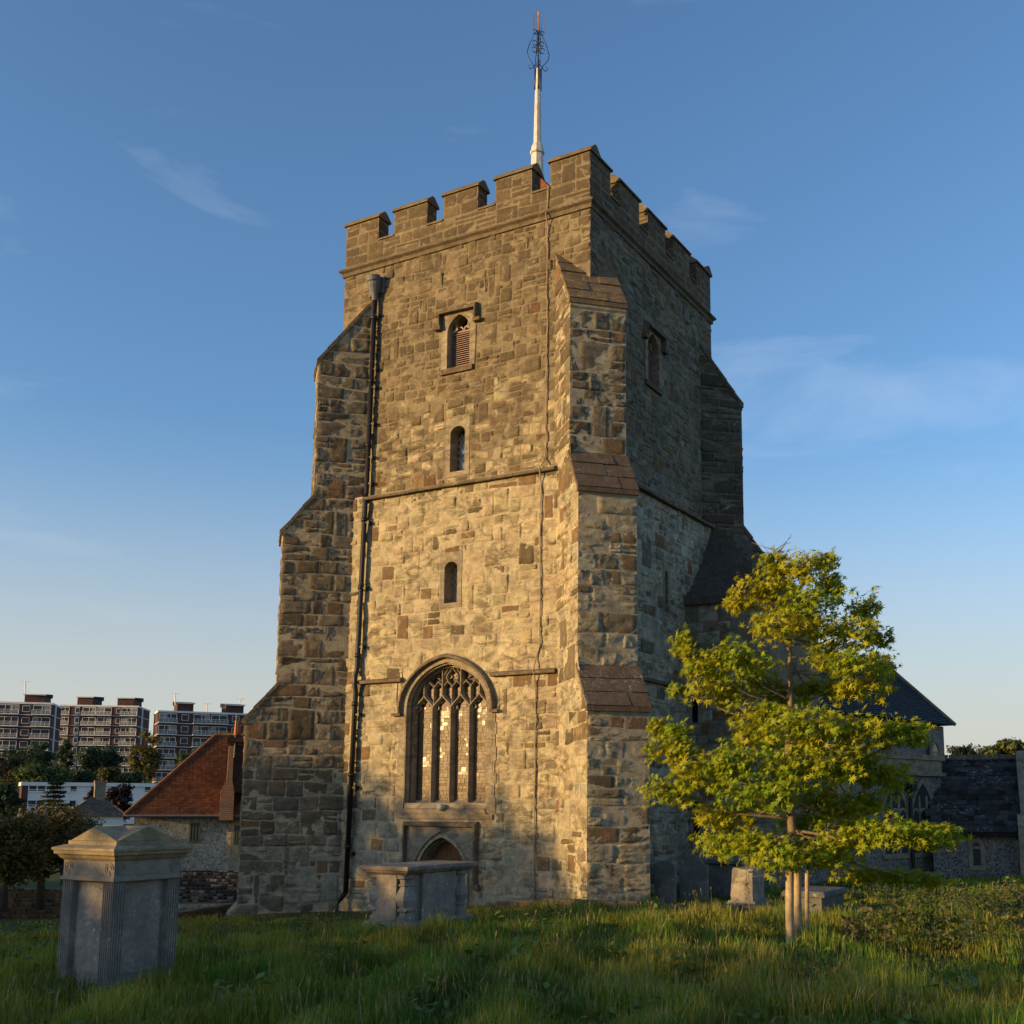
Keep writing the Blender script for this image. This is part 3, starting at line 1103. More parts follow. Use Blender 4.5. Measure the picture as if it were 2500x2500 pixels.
# hood mould
m = MB()
ho = arch(WC, 4.36, 4.42, 1.36, 1.22, 26, 0.12)
sweep(m, f0, [(WC + 1.36, 4.30)] + ho[2:] + [(WC - 1.36, 4.30)], [(0.055, -0.02), (-0.055, -0.02), (-0.055, 0.07), (-0.02, 0.13), (0.03, 0.13), (0.055, 0.05)])
m.fbox(f0, WC - 1.56, WC - 1.30, 4.24, 4.31, -0.02, 0.12)
m.fbox(f0, WC + 1.30, WC + 1.52, 4.24, 4.31, -0.02, 0.12)
m.build('hood_mould', M['string'], win_o)
# sill
m = MB()
m.hexa([f0(WC - 1.22, 1.90, 0.06), f0(WC + 1.22, 1.90, 0.06), f0(WC + 1.22, 1.90, -0.4), f0(WC - 1.22, 1.90, -0.4),
        f0(WC - 1.17, 2.0, 0.06), f0(WC + 1.17, 2.0, 0.06), f0(WC + 1.16, 2.26, -0.42), f0(WC - 1.16, 2.26, -0.42)])
m.fbox(f0, WC - 1.38, WC + 1.38, 1.78, 1.90, -0.1, 0.045)
m.build('sill', M['dressed'], win_o)
# irregular quoins beside the window
rng = np.random.default_rng(55)
for sgn in (-1, 1):
    z = 1.92
    k = 0
    while z < 4.25:
        hh = rng.uniform(0.24, 0.38)
        wq = 0.40 if k % 2 == 0 else 0.30
        m = MB()
        u0, u1 = sorted((WC + sgn * 1.19, WC + sgn * (1.05 + wq)))
        m.fbox(f0, u0, u1, z + 0.006, min(z + hh, 4.3) - 0.006, -0.1, 0.022 + rng.uniform(-.004, .006))
        m.build('quoin', M['dressed'], win_o)
        z += hh
        k += 1
# mullions and tracery
TB = [(-0.045, -0.36), (0.0, -0.19), (0.045, -0.36)]
BARP = [(-0.038, -0.38), (-0.038, -0.25), (-0.012, -0.19), (0.012, -0.19), (0.038, -0.25), (0.038, -0.38)]
THIN = [(-0.026, -0.37), (-0.026, -0.27), (-0.008, -0.22), (0.008, -0.22), (0.026, -0.27), (0.026, -0.37)]
MU = [WC - 0.54, WC, WC + 0.54]
for u in MU:
    m = MB()
    sweep(m, f0, [(u, 2.18), (u, 4.46)], [(-0.055, -0.42), (-0.055, -0.26), (-0.016, -0.17), (0.016, -0.17), (0.055, -0.26), (0.055, -0.42)])
    m.build('mullion', M['dressed'], win_o)


def ogee(p0, p1, n=9, k=0.9):
    """S-curve from p0 up to apex p1"""
    r_ = []
    for i in range(n):
        t_ = i / (n - 1)
        s_ = t_ * t_ * (3 - 2 * t_)
        r_.append((p0[0] + (p1[0] - p0[0]) * (k * s_ + (1 - k) * t_), p0[1] + (p1[1] - p0[1]) * t_))
    return r_


def arch_top(u):
    x = min(1.0, abs(u - WC) / 1.05)
    y = math.sqrt(1 - x * x)
    y = y * 0.88 + 0.12 * (1 - x)
    return 4.42 + 0.99 * y


m = MB()
lights = [WC - 0.81, WC - 0.27, WC + 0.27, WC + 0.81]
for c_ in lights:
    ap = 4.76
    for sgn in (-1, 1):
        sweep(m, f0, ogee((c_ + sgn * 0.27, 4.42), (c_, ap)), BARP)
        # cusps
        for (q, zz) in ((0.20, 4.40), (0.12, 4.55)):
            cu = [(c_ + sgn * 0.25, zz - 0.06), (c_ + sgn * (q - 0.06), zz + 0.02), (c_ + sgn * (q - 0.02), zz + 0.09)]
            sweep(m, f0, cu, [(-0.016, -0.35), (-0.016, -0.28), (0.016, -0.28), (0.016, -0.35)])
    sweep(m, f0, [(c_, ap - 0.01), (c_, arch_top(c_))], BARP)
for u in MU:
    top = min(arch_top(u) - 0.1, 5.12)
    sweep(m, f0, [(u, 4.44), (u, 4.98)], THIN)
    for sgn in (-1, 1):
        apx = u + sgn * 0.135
        for s2 in (-1, 1):
            sweep(m, f0, ogee((apx + s2 * 0.125, 4.92), (apx, 5.08), 7), THIN)
    tp = arch_top(u) + 0.02
    zq = 5.08
    for sgn in (-1, 1):
        if tp > 5.3:
            sweep(m, f0, [(u + sgn * 0.135, zq), (u + sgn * 0.17, zq + 0.06), (u + sgn * 0.15, zq + 0.14), (u + sgn * 0.06, zq + 0.23), (u, min(tp, zq + 0.33))], THIN)
            sweep(m, f0, [(u + sgn * 0.26, zq + 0.1), (u + sgn * 0.10, tp - 0.01)], THIN)
        # little cusped quatrefoil
        sweep(m, f0, [(u + sgn * 0.13, zq + 0.05), (u + sgn * 0.04, zq + 0.09), (u + sgn * 0.10, zq + 0.15)], [(-0.013, -0.35), (-0.013, -0.29), (0.013, -0.29), (0.013, -0.35)])
m.build('tracery', M['dressed'], win_o)
# glass: one slightly tilted quarry per pane on a dark came sheet
m = MB()
sheet(m, f0, arch(WC, 2.1, 4.42, 1.14, 1.04, 20, 0.12), [], -0.345)
m.build('lead_came', M['came'], win_o)
rng = np.random.default_rng(77)


def quarry(fr, u0, u1, v0, v1, h, tilt, mat, parent):
    du, dv = (u1 - u0) / 2, (v1 - v0) / 2
    tu, tv = rng.normal(0, tilt), rng.normal(0, tilt)
    P = [fr(uu, vv, h + (uu - (u0 + u1) / 2) * tu + (vv - (v0 + v1) / 2) * tv) for uu, vv in ((u0, v0), (u1, v0), (u1, v1), (u0, v1))]
    Q = [fr(uu, vv, h - 0.012) for uu, vv in ((u0, v0), (u1, v0), (u1, v1), (u0, v1))]
    mesh_obj('pane', Q + P, [(4, 5, 6, 7), (0, 1, 5, 4), (1, 2, 6, 5), (2, 3, 7, 6), (3, 0, 4, 7)], mat, parent)


for c_ in lights:
    v = 2.2
    while v < 4.62:
        hh = rng.choice([0.06, 0.08, 0.11])
        us = [-0.225, rng.uniform(-0.15, -0.09), rng.uniform(-0.04, 0.04), rng.uniform(0.08, 0.15), 0.225]
        if rng.random() < 0.35:
            us = [-0.225, rng.uniform(-0.11, -0.03), rng.uniform(0.04, 0.12), 0.225]
        for a, b in zip(us, us[1:]):
            if v > 4.42 and max(abs(a), abs(b)) > 0.15:
                continue
            quarry(f0, c_ + a + 0.004, c_ + b - 0.004, v + 0.0035, v + hh - 0.0035, -0.335, 0.05, M['glass_clear'] if float(fnoise(np.array(c_ + a), np.array(v), 8, 0.22, 3)) > (0.52 if v < 4.1 else 0.05) and v > 2.75 else M['glass'], win_o)
        v += hh
for u in MU:
    for sgn in (-1, 1):
        for v in (4.62, 4.72, 4.82):
            quarry(f0, u + sgn * 0.135 - 0.08, u + sgn * 0.135 + 0.08, v, v + 0.09, -0.335, 0.055, M['glass'], win_o)
    if arch_top(u) > 5.3:
        quarry(f0, u - 0.08, u + 0.08, 5.13, 5.25, -0.335, 0.055, M['glass'], win_o)

# ---- west door
DC = XC - 0.03
m = MB()
do = arch(DC, -0.6, 0.55, 0.66, 0.78, 18, 0.3)
dr = [(DC - 1.0, -0.6), (DC + 0.94, -0.6), (DC + 0.94, 1.62), (DC - 1.0, 1.62)]
sheet(m, f0, [(DC - 1.0, -0.65), (DC + 0.94, -0.65), (DC + 0.94, 1.62), (DC - 1.0, 1.62)], [arch(DC - 0.0, -0.6, 0.55, 0.76, 0.92, 18, 0.3)], 0.012)
door_o = m.build('doorway', M['dressed'], tower)
m = MB()
for k in range(4):
    hw = 0.76 - k * 0.055
    a = arch(DC, -0.6, 0.55, hw, hw * 1.2, 18, 0.3)
    path = [(DC + hw, -0.6)] + a[2:] + [(DC - hw, -0.6)]
    h1 = 0.03 - k * 0.075
    sweep(m, f0, path, [(0.0, h1 - 0.16), (-0.06, h1 - 0.16), (-0.05, h1), (-0.02, h1 + 0.025), (0.0, h1 - 0.02)])
m.build('arch_moulding', M['dressed'], door_o)
m = MB()
sweep(m, f0, [(DC + 1.0, 0.30), (DC + 1.0, 1.66), (DC - 1.05, 1.66), (DC - 1.05, 0.30)],
      [(0.05, -0.02), (-0.05, -0.02), (-0.05, 0.05), (-0.01, 0.12), (0.04, 0.12), (0.05, 0.04)])
m.fbox(f0, DC + 0.92, DC + 1.12, 0.20, 0.31, -0.02, 0.12)
m.fbox(f0, DC - 1.17, DC - 0.97, 0.20, 0.31, -0.02, 0.12)
m.build('label_mould', M['string'], door_o)
dleaf = MB()
dleaf.fbox(f0, DC - 0.62, DC + 0.62, -0.6, 1.32, -0.40, -0.36)
dl = dleaf.build('door', M['dark'], door_o)
for k in range(9):
    u0 = DC - 0.60 + k * 0.1335
    m = MB()
    m.fbox(f0, u0, u0 + 0.125, -0.55, 1.36, -0.36, -0.33 + 0.004 * (k % 2))
    m.build('plank', M['oak'], door_o)
m = MB()
reveal(m, f0, arch(DC, -0.62, 0.55, 0.60, 0.72, 18, 0.3), -0.15, -0.42)
m.build('door_reveal', M['dressed'], door_o)


# ---- louvred belfry windows and slits
def louvre_window(fr, c_):
    m_ = MB()
    # surround: square head with sunk spandrels
    sheet(m_, fr, [(c_ - 0.50, 12.98), (c_ + 0.50, 12.98), (c_ + 0.50, 14.46), (c_ - 0.50, 14.46)], [arch(c_, 13.02, 14.02, 0.34, 0.40, 14, 0.35)], 0.015)
    o_ = m_.build('louvre_window', M['dressed'], tower)
    m_ = MB()
    reveal(m_, fr, arch(c_, 13.02, 14.02, 0.34, 0.40, 14, 0.35), 0.015, -0.40)
    for sgn in (-1, 1):
        cu = [(c_ + sgn * 0.33, 14.02), (c_ + sgn * 0.17, 14.10), (c_ + sgn * 0.20, 14.26)]
        sweep(m_, fr, cu, [(-0.03, -0.3), (-0.03, -0.14), (0.03, -0.14), (0.03, -0.3)])
    m_.build('reveal', M['dressed'], o_)
    m_ = MB()
    sheet(m_, fr, arch(c_, 12.95, 14.02, 0.40, 0.46, 14, 0.35), [], -0.42)
    m_.build('backing', M['dark'], o_)
    n = 17
    for k in range(n):
        z = 13.06 + k * 0.056
        m_ = MB()
        P = [fr(c_ - 0.335, z, -0.17), fr(c_ + 0.335, z, -0.17), fr(c_ + 0.335, z + 0.016, -0.17), fr(c_ - 0.335, z + 0.016, -0.17),
             fr(c_ - 0.335, z + 0.05, -0.29), fr(c_ + 0.335, z + 0.05, -0.29), fr(c_ + 0.335, z + 0.066, -0.29), fr(c_ - 0.335, z + 0.066, -0.29)]
        m_.hexa([P[0], P[1], P[5], P[4], P[3], P[2], P[6], P[7]])
        m_.build('slat', M['louvre'], o_)
    m_ = MB()
    m_.fbox(fr, c_ - 0.335, c_ + 0.335, 14.015, 14.055, -0.26, -0.19)
    sweep(m_, fr, [(c_, 14.06), (c_ - 0.05, 14.15), (c_ - 0.12, 14.17)], [(-0.018, -0.26), (-0.018, -0.20), (0.018, -0.20), (0.018, -0.26)])
    sweep(m_, fr, [(c_, 14.06), (c_ + 0.05, 14.15), (c_ + 0.12, 14.17)], [(-0.018, -0.26), (-0.018, -0.20), (0.018, -0.20), (0.018, -0.26)])
    m_.build('louvre_frame', M['louvre'], o_)
    m_ = MB()
    sweep(m_, fr, [(c_ + 0.56, 14.16), (c_ + 0.56, 14.52), (c_ - 0.56, 14.52), (c_ - 0.56, 14.16)],
          [(0.05, -0.02), (-0.05, -0.02), (-0.05, 0.06), (-0.01, 0.15), (0.04, 0.15), (0.05, 0.05)])
    m_.fbox(fr, c_ - 0.70, c_ - 0.50, 14.08, 14.17, -0.02, 0.14)
    m_.fbox(fr, c_ + 0.50, c_ + 0.70, 14.08, 14.17, -0.02, 0.14)
    m_.build('hood_mould', M['string'], o_)
    m_ = MB()
    m_.fbox(fr, c_ - 0.52, c_ + 0.46, 12.86, 13.0, -0.35, 0.07)
    m_.build('sill', M['slab'], o_)
    rg = np.random.default_rng(3)
    for sgn in (-1, 1):
        z = 13.0
        while z < 14.0:
            hh = rg.uniform(0.25, 0.4)
            m_ = MB()
            u0, u1 = sorted((c_ + sgn * 0.345, c_ + sgn * rg.uniform(0.50, 0.54)))
            m_.fbox(fr, u0, u1, z + 0.006, min(z + hh, 14.05) - 0.006, -0.05, 0.024)
            m_.build('quoin', M['dressed'], o_)
            z += hh
    return o_


louvre_window(fronts[2], XC + 0.03)
louvre_window(rights[2], 3.5)


def slit_window(fr, c_, z0, zs, half, rise, surround, diamond=True):
    m_ = MB()
    oa = arch(c_, z0, zs, half, rise, 10)
    sheet(m_, fr, [(c_ - half - surround, z0 - 0.12), (c_ + half + surround, z0 - 0.12), (c_ + half + surround, zs + rise + 0.24), (c_ - half - surround, zs + rise + 0.24)], [oa], 0.012)
    o_ = m_.build('slit_window', M['dressed'], tower)
    m_ = MB()
    reveal(m_, fr, oa, 0.012, -0.36)
    m_.build('reveal', M['dressed'], o_)
    m_ = MB()
    sheet(m_, fr, [(p[0] * 1.0, p[1]) for p in arch(c_, z0 - 0.03, zs, half + 0.03, rise + 0.03, 10)], [], -0.34)
    m_.build('lead_came', M['came'], o_)
    # diamond quarries
    du, dv = 0.055, 0.085
    v = z0
    row = 0
    while v < zs + rise:
        for k in range(-4, 5):
            uc = c_ + k * 2 * du + (du if row % 2 else 0)
            if abs(uc - c_) > half - 0.01 or v > zs + rise * 0.6:
                continue
            tu, tv = rng.normal(0, 0.05), rng.normal(0, 0.05)
            e_ = 0.90
            P = [fr(uc + a * du * e_, v + b * dv * e_, -0.325 + a * du * tu + b * dv * tv) for a, b in ((0, -1), (1, 0), (0, 1), (-1, 0))]
            mesh_obj('pane', P, [(0, 1, 2, 3)], M['glass_slit'], o_)
        v += dv
        row += 1
    return o_


slit_window(fronts[2], XC + 0.06, 10.29, 11.28, 0.22, 0.18, 0.14)
slit_window(fronts[1], XC + 0.08, 6.94, 7.80, 0.19, 0.16, 0.13)
slit_window(rights[1], 3.75, 7.0, 7.92, 0.10, 0.16, 0.10)

# ---- stair turret block against the side wall
TX0, TY0, TY1 = 0.10, 4.95, 9.2
tu = MB()
tu.box((TX0, TY0, -1.2), (2.5, TY1, 7.35))
tur = tu.build('stair_turret', M['mortar_dark'], tower)
ft = Frame((0, TY0, 0), (1, 0, 0), (0, -1, 0))
fx = Frame((2.5, 0, 0), (0, 1, 0), (1, 0, 0))
stone_face(ft, -0.6, 7.3, lambda v: 0.14, lambda v: 2.5, [(0.30, 0.62, 4.2, 4.9), (0.30, 0.62, 1.2, 2.2)], pal_side, (0.26, 0.38), (0.32, 0.6), 0.012, 0.010, 600)
m = MB()
m.hexa([(TX0 - 0.05, TY0 - 0.1, 7.33), (2.6, TY0 - 0.1, 7.33), (2.6, TY1, 7.33), (TX0 - 0.05, TY1, 7.33),
        (TX0 - 0.05, TY0 - 0.1, 7.52), (2.6, TY0 - 0.1, 7.52), (2.6, TY1, 7.52), (TX0 - 0.05, TY1, 7.52)])
tcap = m.build('turret_cap', M['cap_dark'], tur)
rng = np.random.default_rng(88)
for k in range(10):
    zc0, zc1 = 7.52 + 0.225 * k, 7.52 + 0.225 * (k + 1) - 0.006
    yk = TY0 - 0.04 + 0.30 * k ** 0.82
    xk = 2.5 - 0.19 * k
    x = TX0
    while x < xk - 0.1:
        x2 = min(xk, x + rng.uniform(0.35, 0.75))
        m = MB()
        e_ = rng.uniform(-0.03, 0.03)
        m.hexa([(x + .005, yk + e_, zc0), (x2 - .005, yk + e_, zc0), (x2 - .005, TY1, zc0), (x + .005, TY1, zc0),
                (x + .005, yk + 0.13 + e_, zc1), (x2 - .005, yk + 0.13 + e_, zc1), (x2 - .005, TY1, zc1), (x + .005, TY1, zc1)])
        m.build('cap_stone', M['cap_dark'], tur)
        x = x2

for z0, z1 in ((4.25, 4.85), (1.25, 2.15)):
    m = MB()
    m.fbox(ft, 0.38, 0.54, z0, z1, -0.1, 0.012)
    m.build('loop_window', M['dark'], tur)
    m = MB()
    m.fbox(ft, 0.28, 0.375, z0 - 0.06, z1 + 0.06, -0.1, 0.03)
    m.fbox(ft, 0.545, 0.64, z0 - 0.06, z1 + 0.06, -0.1, 0.03)
    m.fbox(ft, 0.28, 0.64, z1 + 0.065, z1 + 0.2, -0.1, 0.03)
    m.build('loop_surround', M['dressed'], tur)

# ---- rainwater pipe with hopper
pipe_pts = []
m = MB()
PX = -6.42


def pipe_x(z):
    return float(np.interp(z, (-1.0, 0.0, 9.75, 10.06, 15.35), (-6.57, -6.56, -6.36, -6.50, PX)))


hs = [(15.35, 0.0), (10.06, 0.0), (9.98, 0.05), (9.75, 0.20), (5.45, 0.20), (5.28, 0.26), (5.05, 0.26), (4.85, 0.21), (-0.02, 0.22)]
for (z, th) in hs:
    pipe_pts.append((pipe_x(z), -th - 0.13, z))
m.tube(pipe_pts, 0.066, 10)
m.tube([pipe_pts[-1], (pipe_x(0) - 0.10, -0.40, -0.16), (pipe_x(0) - 0.18, -0.52, -0.42), (pipe_x(0) - 0.18, -0.56, -0.62)], 0.066, 10)
for (a, b) in ((15.35, 9.98), (9.8, 5.3), (5.08, 0.0)):
    z = a - 0.5
    while z > b:
        th = 0.0 if z > 9.9 else (0.20 if z > 5.78 else 0.22)
        m.tube([(pipe_x(z), -th - 0.13, z - 0.05), (pipe_x(z), -th - 0.13, z + 0.05)], 0.082, 10)
        z -= 1.75
pipe = m.build('downpipe', M['iron'], tower, smooth=True)
for z in (14.9, 13.4, 12.9, 11.9, 11.0, 10.3, 9.2, 7.5, 6.0, 4.3, 2.5, 0.9):
    th = 0.0 if z > 9.9 else (0.20 if z > 5.78 else 0.22)
    m = MB()
    m.box((pipe_x(z) - 0.02, -th - 0.15, z), (pipe_x(z) + 0.14, -th - 0.11, z + 0.03))
    m.box((pipe_x(z) + 0.12, -th - 0.15, z - 0.03), (pipe_x(z) + 0.15, -th + 0.0, z + 0.06))
    m.build('bracket', M['iron'], pipe)
m = MB()
rad = [0.19, 0.19, 0.175, 0.175, 0.10, 0.075]
zz = [15.98, 15.86, 15.83, 15.72, 15.50, 15.33]
m.tube([(PX, -0.22 + 0.09 * k / 5, z) for k, z in enumerate(zz)], rad, 14)
m.box((PX - 0.24, -0.06, 15.55), (PX + 0.24, 0.02, 16.02))
m.box((PX - 0.26, -0.08, 15.50), (PX - 0.20, 0.0, 15.75))
m.build('hopper', M['lead'], pipe)

# ---- lightning conductor tape down the front
rng = np.random.default_rng(9)
pts = []
for z in np.arange(17.2, -0.3, -0.28):
    th = -0.02 if z > ZCOR + 0.1 else (0.0 if z > ZMID else (0.20 if z > 5.78 else 0.22))
    x = -1.16 + rng.normal(0, 0.012) - 0.02 * (17 - z) / 17
    if z < 5.6:
        x -= 0.08
    bul = 0.155 if abs(z - ZCOR) < 0.15 else (0.15 if abs(z - ZMID + 0.08) < 0.15 or abs(z - ZLOW + 0.05) < 0.15 else 0.04)
    pts.append((x, -th - bul, z))
m = MB()
m.tube(pts, 0.016, 6)
m.build('lightning_conductor', M['cable'], tower)

# ---- stones: the 300 that show largest are single parts, the rest one mesh
STONES.sort(key=lambda s_: -s_[0])
for (_, P, F, c_, mk) in STONES[:300]:
    mesh_obj('stone', P, F, M[mk], tower, np.tile(c_, (len(P), 1)), smooth=True)
rest = STONES[300:]
nv = len(rest[0][1])
FA = np.concatenate([np.array(s_[2], int) + k * nv for k, s_ in enumerate(rest)])
VA = np.concatenate([s_[1] for s_ in rest])
CA = np.concatenate([np.tile(s_[3], (nv, 1)) for s_ in rest])
o = mesh_obj('stonework', VA, FA, M['rubble'], tower, CA, smooth=True)
o.data.materials.append(M['rubble_top'])
nfq = len(rest[0][2])
o.data.polygons.foreach_set('material_index', np.repeat(np.array([0 if s_[4] == 'rubble' else 1 for s_ in rest], dtype=np.int32), nfq))
tag(o, kind='stuff')

# ================================================================== flagpole with vane on the tower roof
PB = np.array((XC, W / 2, 20.18))
pole = empty('flagpole', PB, 'white tapering mast with black scrolled ironwork rising from the tower roof', 'mast')


def ngon(cx_, cy_, z, r_, n=8, ph=0.0):
    return [(cx_ + r_ * math.cos(2 * math.pi * (k + ph) / n), cy_ + r_ * math.sin(2 * math.pi * (k + ph) / n), z) for k in range(n)]


m = MB()
m.loft([ngon(PB[0], PB[1], z, r_, 8, 0.5) for z, r_ in ((20.10, 0.21), (20.22, 0.21), (20.24, 0.185), (20.85, 0.175), (20.87, 0.215), (20.95, 0.215), (20.97, 0.18), (21.12, 0.17), (21.2, 0.125))])
m.build('base', M['white_paint'], pole)
m = MB()
m.loft([ngon(PB[0], PB[1], z, r_, 8, 0.5) for z, r_ in ((21.2, 0.115), (22.4, 0.095), (23.05, 0.08), (23.6, 0.06))])
m.build('mast', M['white_paint'], pole)
m = MB()
for k in range(4):
    a = math.pi / 4 + k * math.pi / 2
    ca, sa = math.cos(a), math.sin(a)

    def q(r_, z):
        return (PB[0] + r_ * ca, PB[1] + r_ * sa, z)
    m.tube([q(0.09, 22.9), q(0.09, 23.6)], 0.022, 5)
    # onion-shaped cage
    m.tube([q(0.07, 23.55), q(0.16, 23.72), q(0.30, 23.92), q(0.335, 24.1), q(0.25, 24.4), q(0.10, 24.75), q(0.02, 24.85)], 0.013, 5)
    m.tube([q(0.05, 23.75), q(0.16, 23.6), q(0.24, 23.55), q(0.29, 23.62), q(0.24, 23.70)], 0.012, 5)
    for zc_, rr in ((24.2, 0.085), (24.42, 0.075), (24.78, 0.07)):
        m.tube([q(0.03 + rr + rr * math.cos(t_), zc_ + rr * math.sin(t_)) for t_ in np.linspace(0.3, 5.6, 11)], 0.012, 5)
m.tube([(PB[0], PB[1], 23.5), (PB[0], PB[1], 25.2)], 0.022, 6)
m.build('scroll_ironwork', M['iron'], pole, smooth=True)
m = MB()
rng = np.random.default_rng(12)
vd = np.array((0.62, 0.78, 0))      # the vane is seen almost edge-on
vp = np.array((0.78, -0.62, 0))
P0 = np.array((PB[0], PB[1], 24.85))
m.box((PB[0] - 0.02, PB[1] - 0.02, 24.8), (PB[0] + 0.02, PB[1] + 0.02, 25.45))
for k in range(7):
    o_ = vp * (-0.03 + 0.022 * k) + vd * rng.uniform(-0.25, 0.25)
    z0 = 24.75 + rng.uniform(0, 0.12)
    z1 = 25.3 + rng.uniform(0, 0.22)
    p = np.array((PB[0], PB[1], 0)) + o_
    m.tube([(p[0], p[1], z0), (p[0] + vp[0] * 0.03, p[1] + vp[1] * 0.03, z1)], 0.007, 4)
m.build('weather_vane', M['gilt'], pole)


# ================================================================== CHURCH BODY
def wall_from(A, B, z0, z1, holes=(), mat='flint', name='wall', parent=None, h=0.0):
    A, B = np.array(A[:2], float), np.array(B[:2], float)
    d = B - A
    ln = np.linalg.norm(d)
    d /= ln
    fr = Frame((A[0], A[1], 0), (d[0], d[1], 0), (d[1], -d[0], 0))
    m_ = MB()
    sheet(m_, fr, [(0, z0), (ln, z0), (ln, z1), (0, z1)], list(holes), h)
    for (u0, u1) in ((0, 0), (ln, ln)):
        pass
    m_.add([fr(0, z0, h), fr(0, z1, h), fr(0, z1, -3), fr(0, z0, -3)], [(0, 1, 2, 3)])
    m_.add([fr(ln, z0, h), fr(ln, z1, h), fr(ln, z1, -3), fr(ln, z0, -3)], [(3, 2, 1, 0)])
    m_.add([fr(0, z1, h), fr(ln, z1, h), fr(ln, z1, -3), fr(0, z1, -3)], [(0, 1, 2, 3)])
    return fr, ln, m_.build(name, M[mat], parent)


def u_of(fr, px, py):
    """where a photo position falls on a wall frame"""
    d = ray(px, py)
    t_ = ((fr.O - CAM) @ fr.N) / (d @ fr.N)
    X = CAM + d * t_
    return (X - fr.O) @ fr.U, X[2]


church = empty('church', (3.0, 16.0, 0.0), 'flint church body with slate roof partly hidden behind the young maple', 'church')
A_ = atz(2171, 1840, 3.63)
B_ = at(2296, 1847, 37)
dirv = (B_ - A_)[:2] / np.linalg.norm((B_ - A_)[:2])
A2 = A_[:2] - dirv * 6.5
fa, la, _o = wall_from(A2, B_, -1.0, 3.10, (), 'flint', 'aisle_wall', church)
m = MB()
m.fbox(fa, 0.0, la, 3.10, 3.55, -0.6, 0.03)
m.fbox(fa, -0.1, la + 0.1, 3.50, 3.66, -0.65, 0.09)
m.fbox(fa, -0.05, la + 0.06, 3.02, 3.12, -0.1, 0.13)
m.build('aisle_parapet', M['dressed'], church)


def lancet_window(fr, uc, z0, zs, half, rise, parent, lights=2, surround=0.14, point=0.45):
    m_ = MB()
    oa = arch(uc, z0, zs, half, rise, 12, point)
    path = [(uc + half, z0)] + oa[2:] + [(uc - half, z0)]
    sweep(m_, fr, path, [(0.0, -0.05), (-surround, -0.05), (-surround, 0.035), (0.0, 0.035)])
    o_ = m_.build('window', M['dressed'], parent)
    m_ = MB()
    sheet(m_, fr, oa, [], 0.008)
    m_.build('pane', M['glass_plain'], o_)
    m_ = MB()
    for k in range(1, lights):
        u = uc - half + 2 * half * k / lights
        m_.fbox(fr, u - 0.045, u + 0.045, z0, zs + rise * 0.6, -0.05, 0.03)
    for k in range(lights):
        c_ = uc - half + 2 * half * (k + 0.5) / lights
        for s_ in (-1, 1):
            sweep(m_, fr, [(c_ + s_ * half / lights * math.cos(q), zs - 0.05 + rise * 0.24 * math.sin(q)) for q in np.linspace(0, math.pi / 2, 7)], [(-0.035, -0.02), (-0.035, 0.03), (0.035, 0.03), (0.035, -0.02)])
    m_.fbox(fr, uc - half - surround, uc + half + surround, z0 - 0.14, z0, -0.05, 0.06)
    if lights > 0:
        m_.build('mullion', M['dressed'], o_)
    return o_


u1, z1 = u_of(fa, 2250, 1912)
lancet_window(fa, u1, 0.75, 1.85, 0.62, 0.95, church, 3)
u2, _ = u_of(fa, 2188, 1960)
lancet_window(fa, u2 - 0.1, 0.75, 1.85, 0.62, 0.95, church, 3)
lancet_window(fa, u2 - 3.0, 0.75, 1.85, 0.62, 0.95, church, 3)
m = MB()
u3, _ = u_of(fa, 2214, 1950)
m.tube([fa(u3, 2.55, 0.12), fa(u3, -0.3, 0.12)], 0.055, 8)
m.fbox(fa, u3 - 0.14, u3 + 0.14, 2.55, 2.85, 0.0, 0.28)
m.tube([fa(la - 0.15, 0.9, 0.14), fa(la - 0.15, -0.3, 0.14)], 0.08, 8)
m.build('downpipe', M['iron'], church)
# nave with slate roof
EA = atz(2164, 1750, 5.14)
EB = at(2322, 1769, 45)
AP = at(2170, 1632, 43.5)
ed = (EB - EA)[:2] / np.linalg.norm((EB - EA)[:2])
E0 = EA[:2] - ed * 9.0
fn, ln_, _o = wall_from(E0, EB[:2] - ed * 0.35, 0.0, 5.05, (), 'flint', 'nave_wall', church, -0.15)
uu, zz_ = u_of(fn, 2283, 1820)
lancet_window(fn, uu, 3.0, 4.0, 0.28, 0.4, church, 1, 0.14)
uu, zz_ = u_of(fn, 2255, 1810)
# roof slope made of slate courses
nrm = np.array((ed[1], -ed[0], 0.0))
APb = np.array((AP[0], AP[1], AP[2]))
e_dir = np.array((ed[0], ed[1], 0))
E0v = np.array((E0[0], E0[1], 5.10)) + nrm * 0.12
EBv = np.array((EB[0], EB[1], 5.10)) + nrm * 0.12
Rtop = APb
Rl = APb - e_dir * 9.6
mroof = MB()
mroof.add([E0v, EBv, Rtop, Rl], [(0, 1, 2, 3)])
back = -nrm * 5.2
mroof.add([Rl, Rtop, EBv + back, E0v + back], [(0, 1, 2, 3)])
mroof.add([EBv, EBv + back, Rtop], [(0, 1, 2)])
roof_o = mroof.build('roof', M['slate'], church)
rs = []
rng = np.random.default_rng(21)
rows = 26
up_r = (Rtop - EBv)
up_l = (Rl - E0v)
nface = np.cross(EBv - E0v, Rtop - E0v)
nface /= np.linalg.norm(nface)
if nface[2] < 0:
    nface = -nface
V_, F_ = [], []
